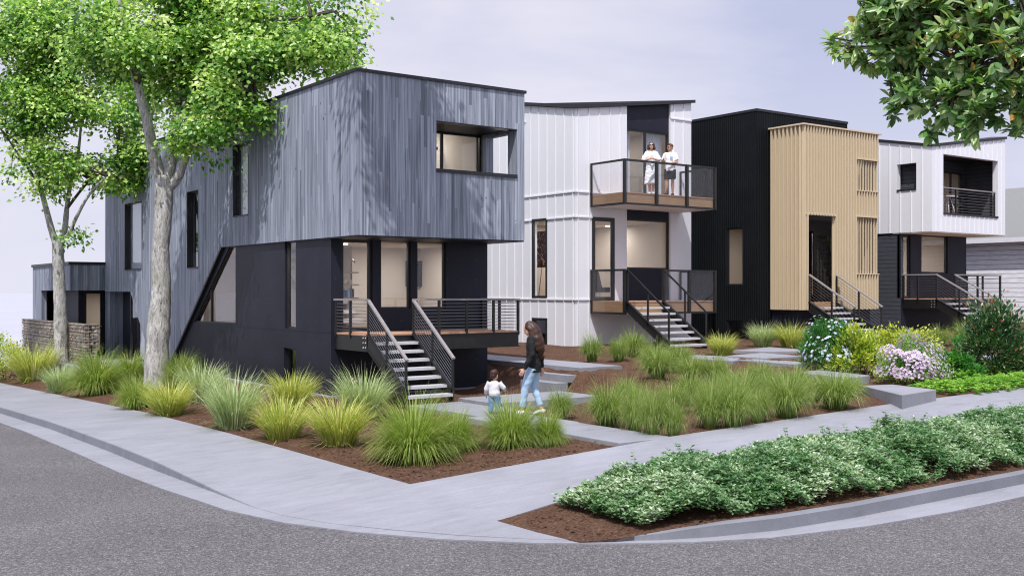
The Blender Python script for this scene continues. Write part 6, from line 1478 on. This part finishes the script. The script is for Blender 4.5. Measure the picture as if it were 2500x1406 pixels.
# ------------------------------------------------------------------ light, sky, camera
SUN = Vector((.43, .42, -1.0)).normalized()
L = bpy.data.lights.new('sun', 'SUN'); L.energy = 4.4; L.angle = math.radians(.53); L.color = (1, .972, .94)
o = bpy.data.objects.new('sun', L); COL.objects.link(o); o.rotation_euler = SUN.to_track_quat('-Z', 'Y').to_euler(); o.location = (-8, -12, 30)
W = bpy.data.worlds.new('World'); SC.world = W; W.use_nodes = True; nt = W.node_tree; nt.nodes.clear()
def wn(ty, **kw):
    x = nt.nodes.new(ty)
    for k, v in kw.items(): setattr(x, k, v)
    return x
def lk(a, b): nt.links.new(a, b)
out = wn('ShaderNodeOutputWorld'); bg = wn('ShaderNodeBackground'); lk(bg.outputs[0], out.inputs[0])
sky = wn('ShaderNodeTexSky', sky_type='NISHITA', sun_disc=False); sky.sun_elevation = math.radians(61); sky.sun_rotation = math.atan2(-SUN.x, -SUN.y)
sky.air_density = 1.0; sky.dust_density = 2.5; sky.ozone_density = 2.0
tc = wn('ShaderNodeTexCoord'); mp = wn('ShaderNodeMapping'); mp.inputs['Scale'].default_value = (1, 1, 3.2); lk(tc.outputs['Generated'], mp.inputs[0])
n1 = wn('ShaderNodeTexNoise'); n1.inputs['Scale'].default_value = 1.7; n1.inputs['Detail'].default_value = 7; n1.inputs['Roughness'].default_value = .52; n1.inputs['Distortion'].default_value = .35; lk(mp.outputs[0], n1.inputs['Vector'])
rp = wn('ShaderNodeValToRGB'); rp.color_ramp.elements[0].position = .40; rp.color_ramp.elements[1].position = .62
rp.color_ramp.elements[0].color = (5.7, 6.05, 8.3, 1); rp.color_ramp.elements[1].color = (8.7, 8.5, 9.65, 1); lk(n1.outputs[0], rp.inputs[0])
mx = wn('ShaderNodeMix', data_type='RGBA'); mx.inputs[0].default_value = .9; lk(sky.outputs[0], mx.inputs[6]); lk(rp.outputs[0], mx.inputs[7])
sx_ = wn('ShaderNodeSeparateXYZ'); lk(tc.outputs['Generated'], sx_.inputs[0])
ab = wn('ShaderNodeMath', operation='ABSOLUTE'); lk(sx_.outputs[2], ab.inputs[0])
hz = wn('ShaderNodeMapRange'); hz.inputs['From Min'].default_value = 0; hz.inputs['From Max'].default_value = .22; hz.inputs['To Min'].default_value = .8; hz.inputs['To Max'].default_value = 0; lk(ab.outputs[0], hz.inputs[0])
mh = wn('ShaderNodeMix', data_type='RGBA'); lk(hz.outputs[0], mh.inputs[0]); lk(mx.outputs[2], mh.inputs[6]); mh.inputs[7].default_value = (8.3, 8.3, 9.5, 1)
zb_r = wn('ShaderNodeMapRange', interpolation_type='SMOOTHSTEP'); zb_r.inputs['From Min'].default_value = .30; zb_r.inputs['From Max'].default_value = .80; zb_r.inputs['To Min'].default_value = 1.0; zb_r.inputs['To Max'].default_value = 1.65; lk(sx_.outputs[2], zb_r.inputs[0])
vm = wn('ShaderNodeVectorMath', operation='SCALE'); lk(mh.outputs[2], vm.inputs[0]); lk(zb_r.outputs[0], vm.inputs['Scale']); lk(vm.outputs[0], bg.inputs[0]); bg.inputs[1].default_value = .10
cd = bpy.data.cameras.new('camera'); cam = bpy.data.objects.new('camera', cd); COL.objects.link(cam)
cd.sensor_width = 36; cd.lens = 36*FL/2500; cd.shift_y = (HY-703)/2500; cd.clip_start = .1; cd.clip_end = 6000
cam.location = CAM; cam.rotation_euler = (math.radians(90), 0, -TH); SC.camera = cam
SC.view_settings.view_transform = 'Standard'; SC.view_settings.look = 'None'; SC.view_settings.exposure = 0; SC.view_settings.gamma = 1
SC.render.engine = 'CYCLES'; SC.cycles.max_bounces = 7; SC.cycles.transparent_max_bounces = 12; SC.cycles.diffuse_bounces = 3; SC.cycles.sample_clamp_indirect = 6
SC.cycles.use_denoising = True; SC.cycles.filter_width = 1.15
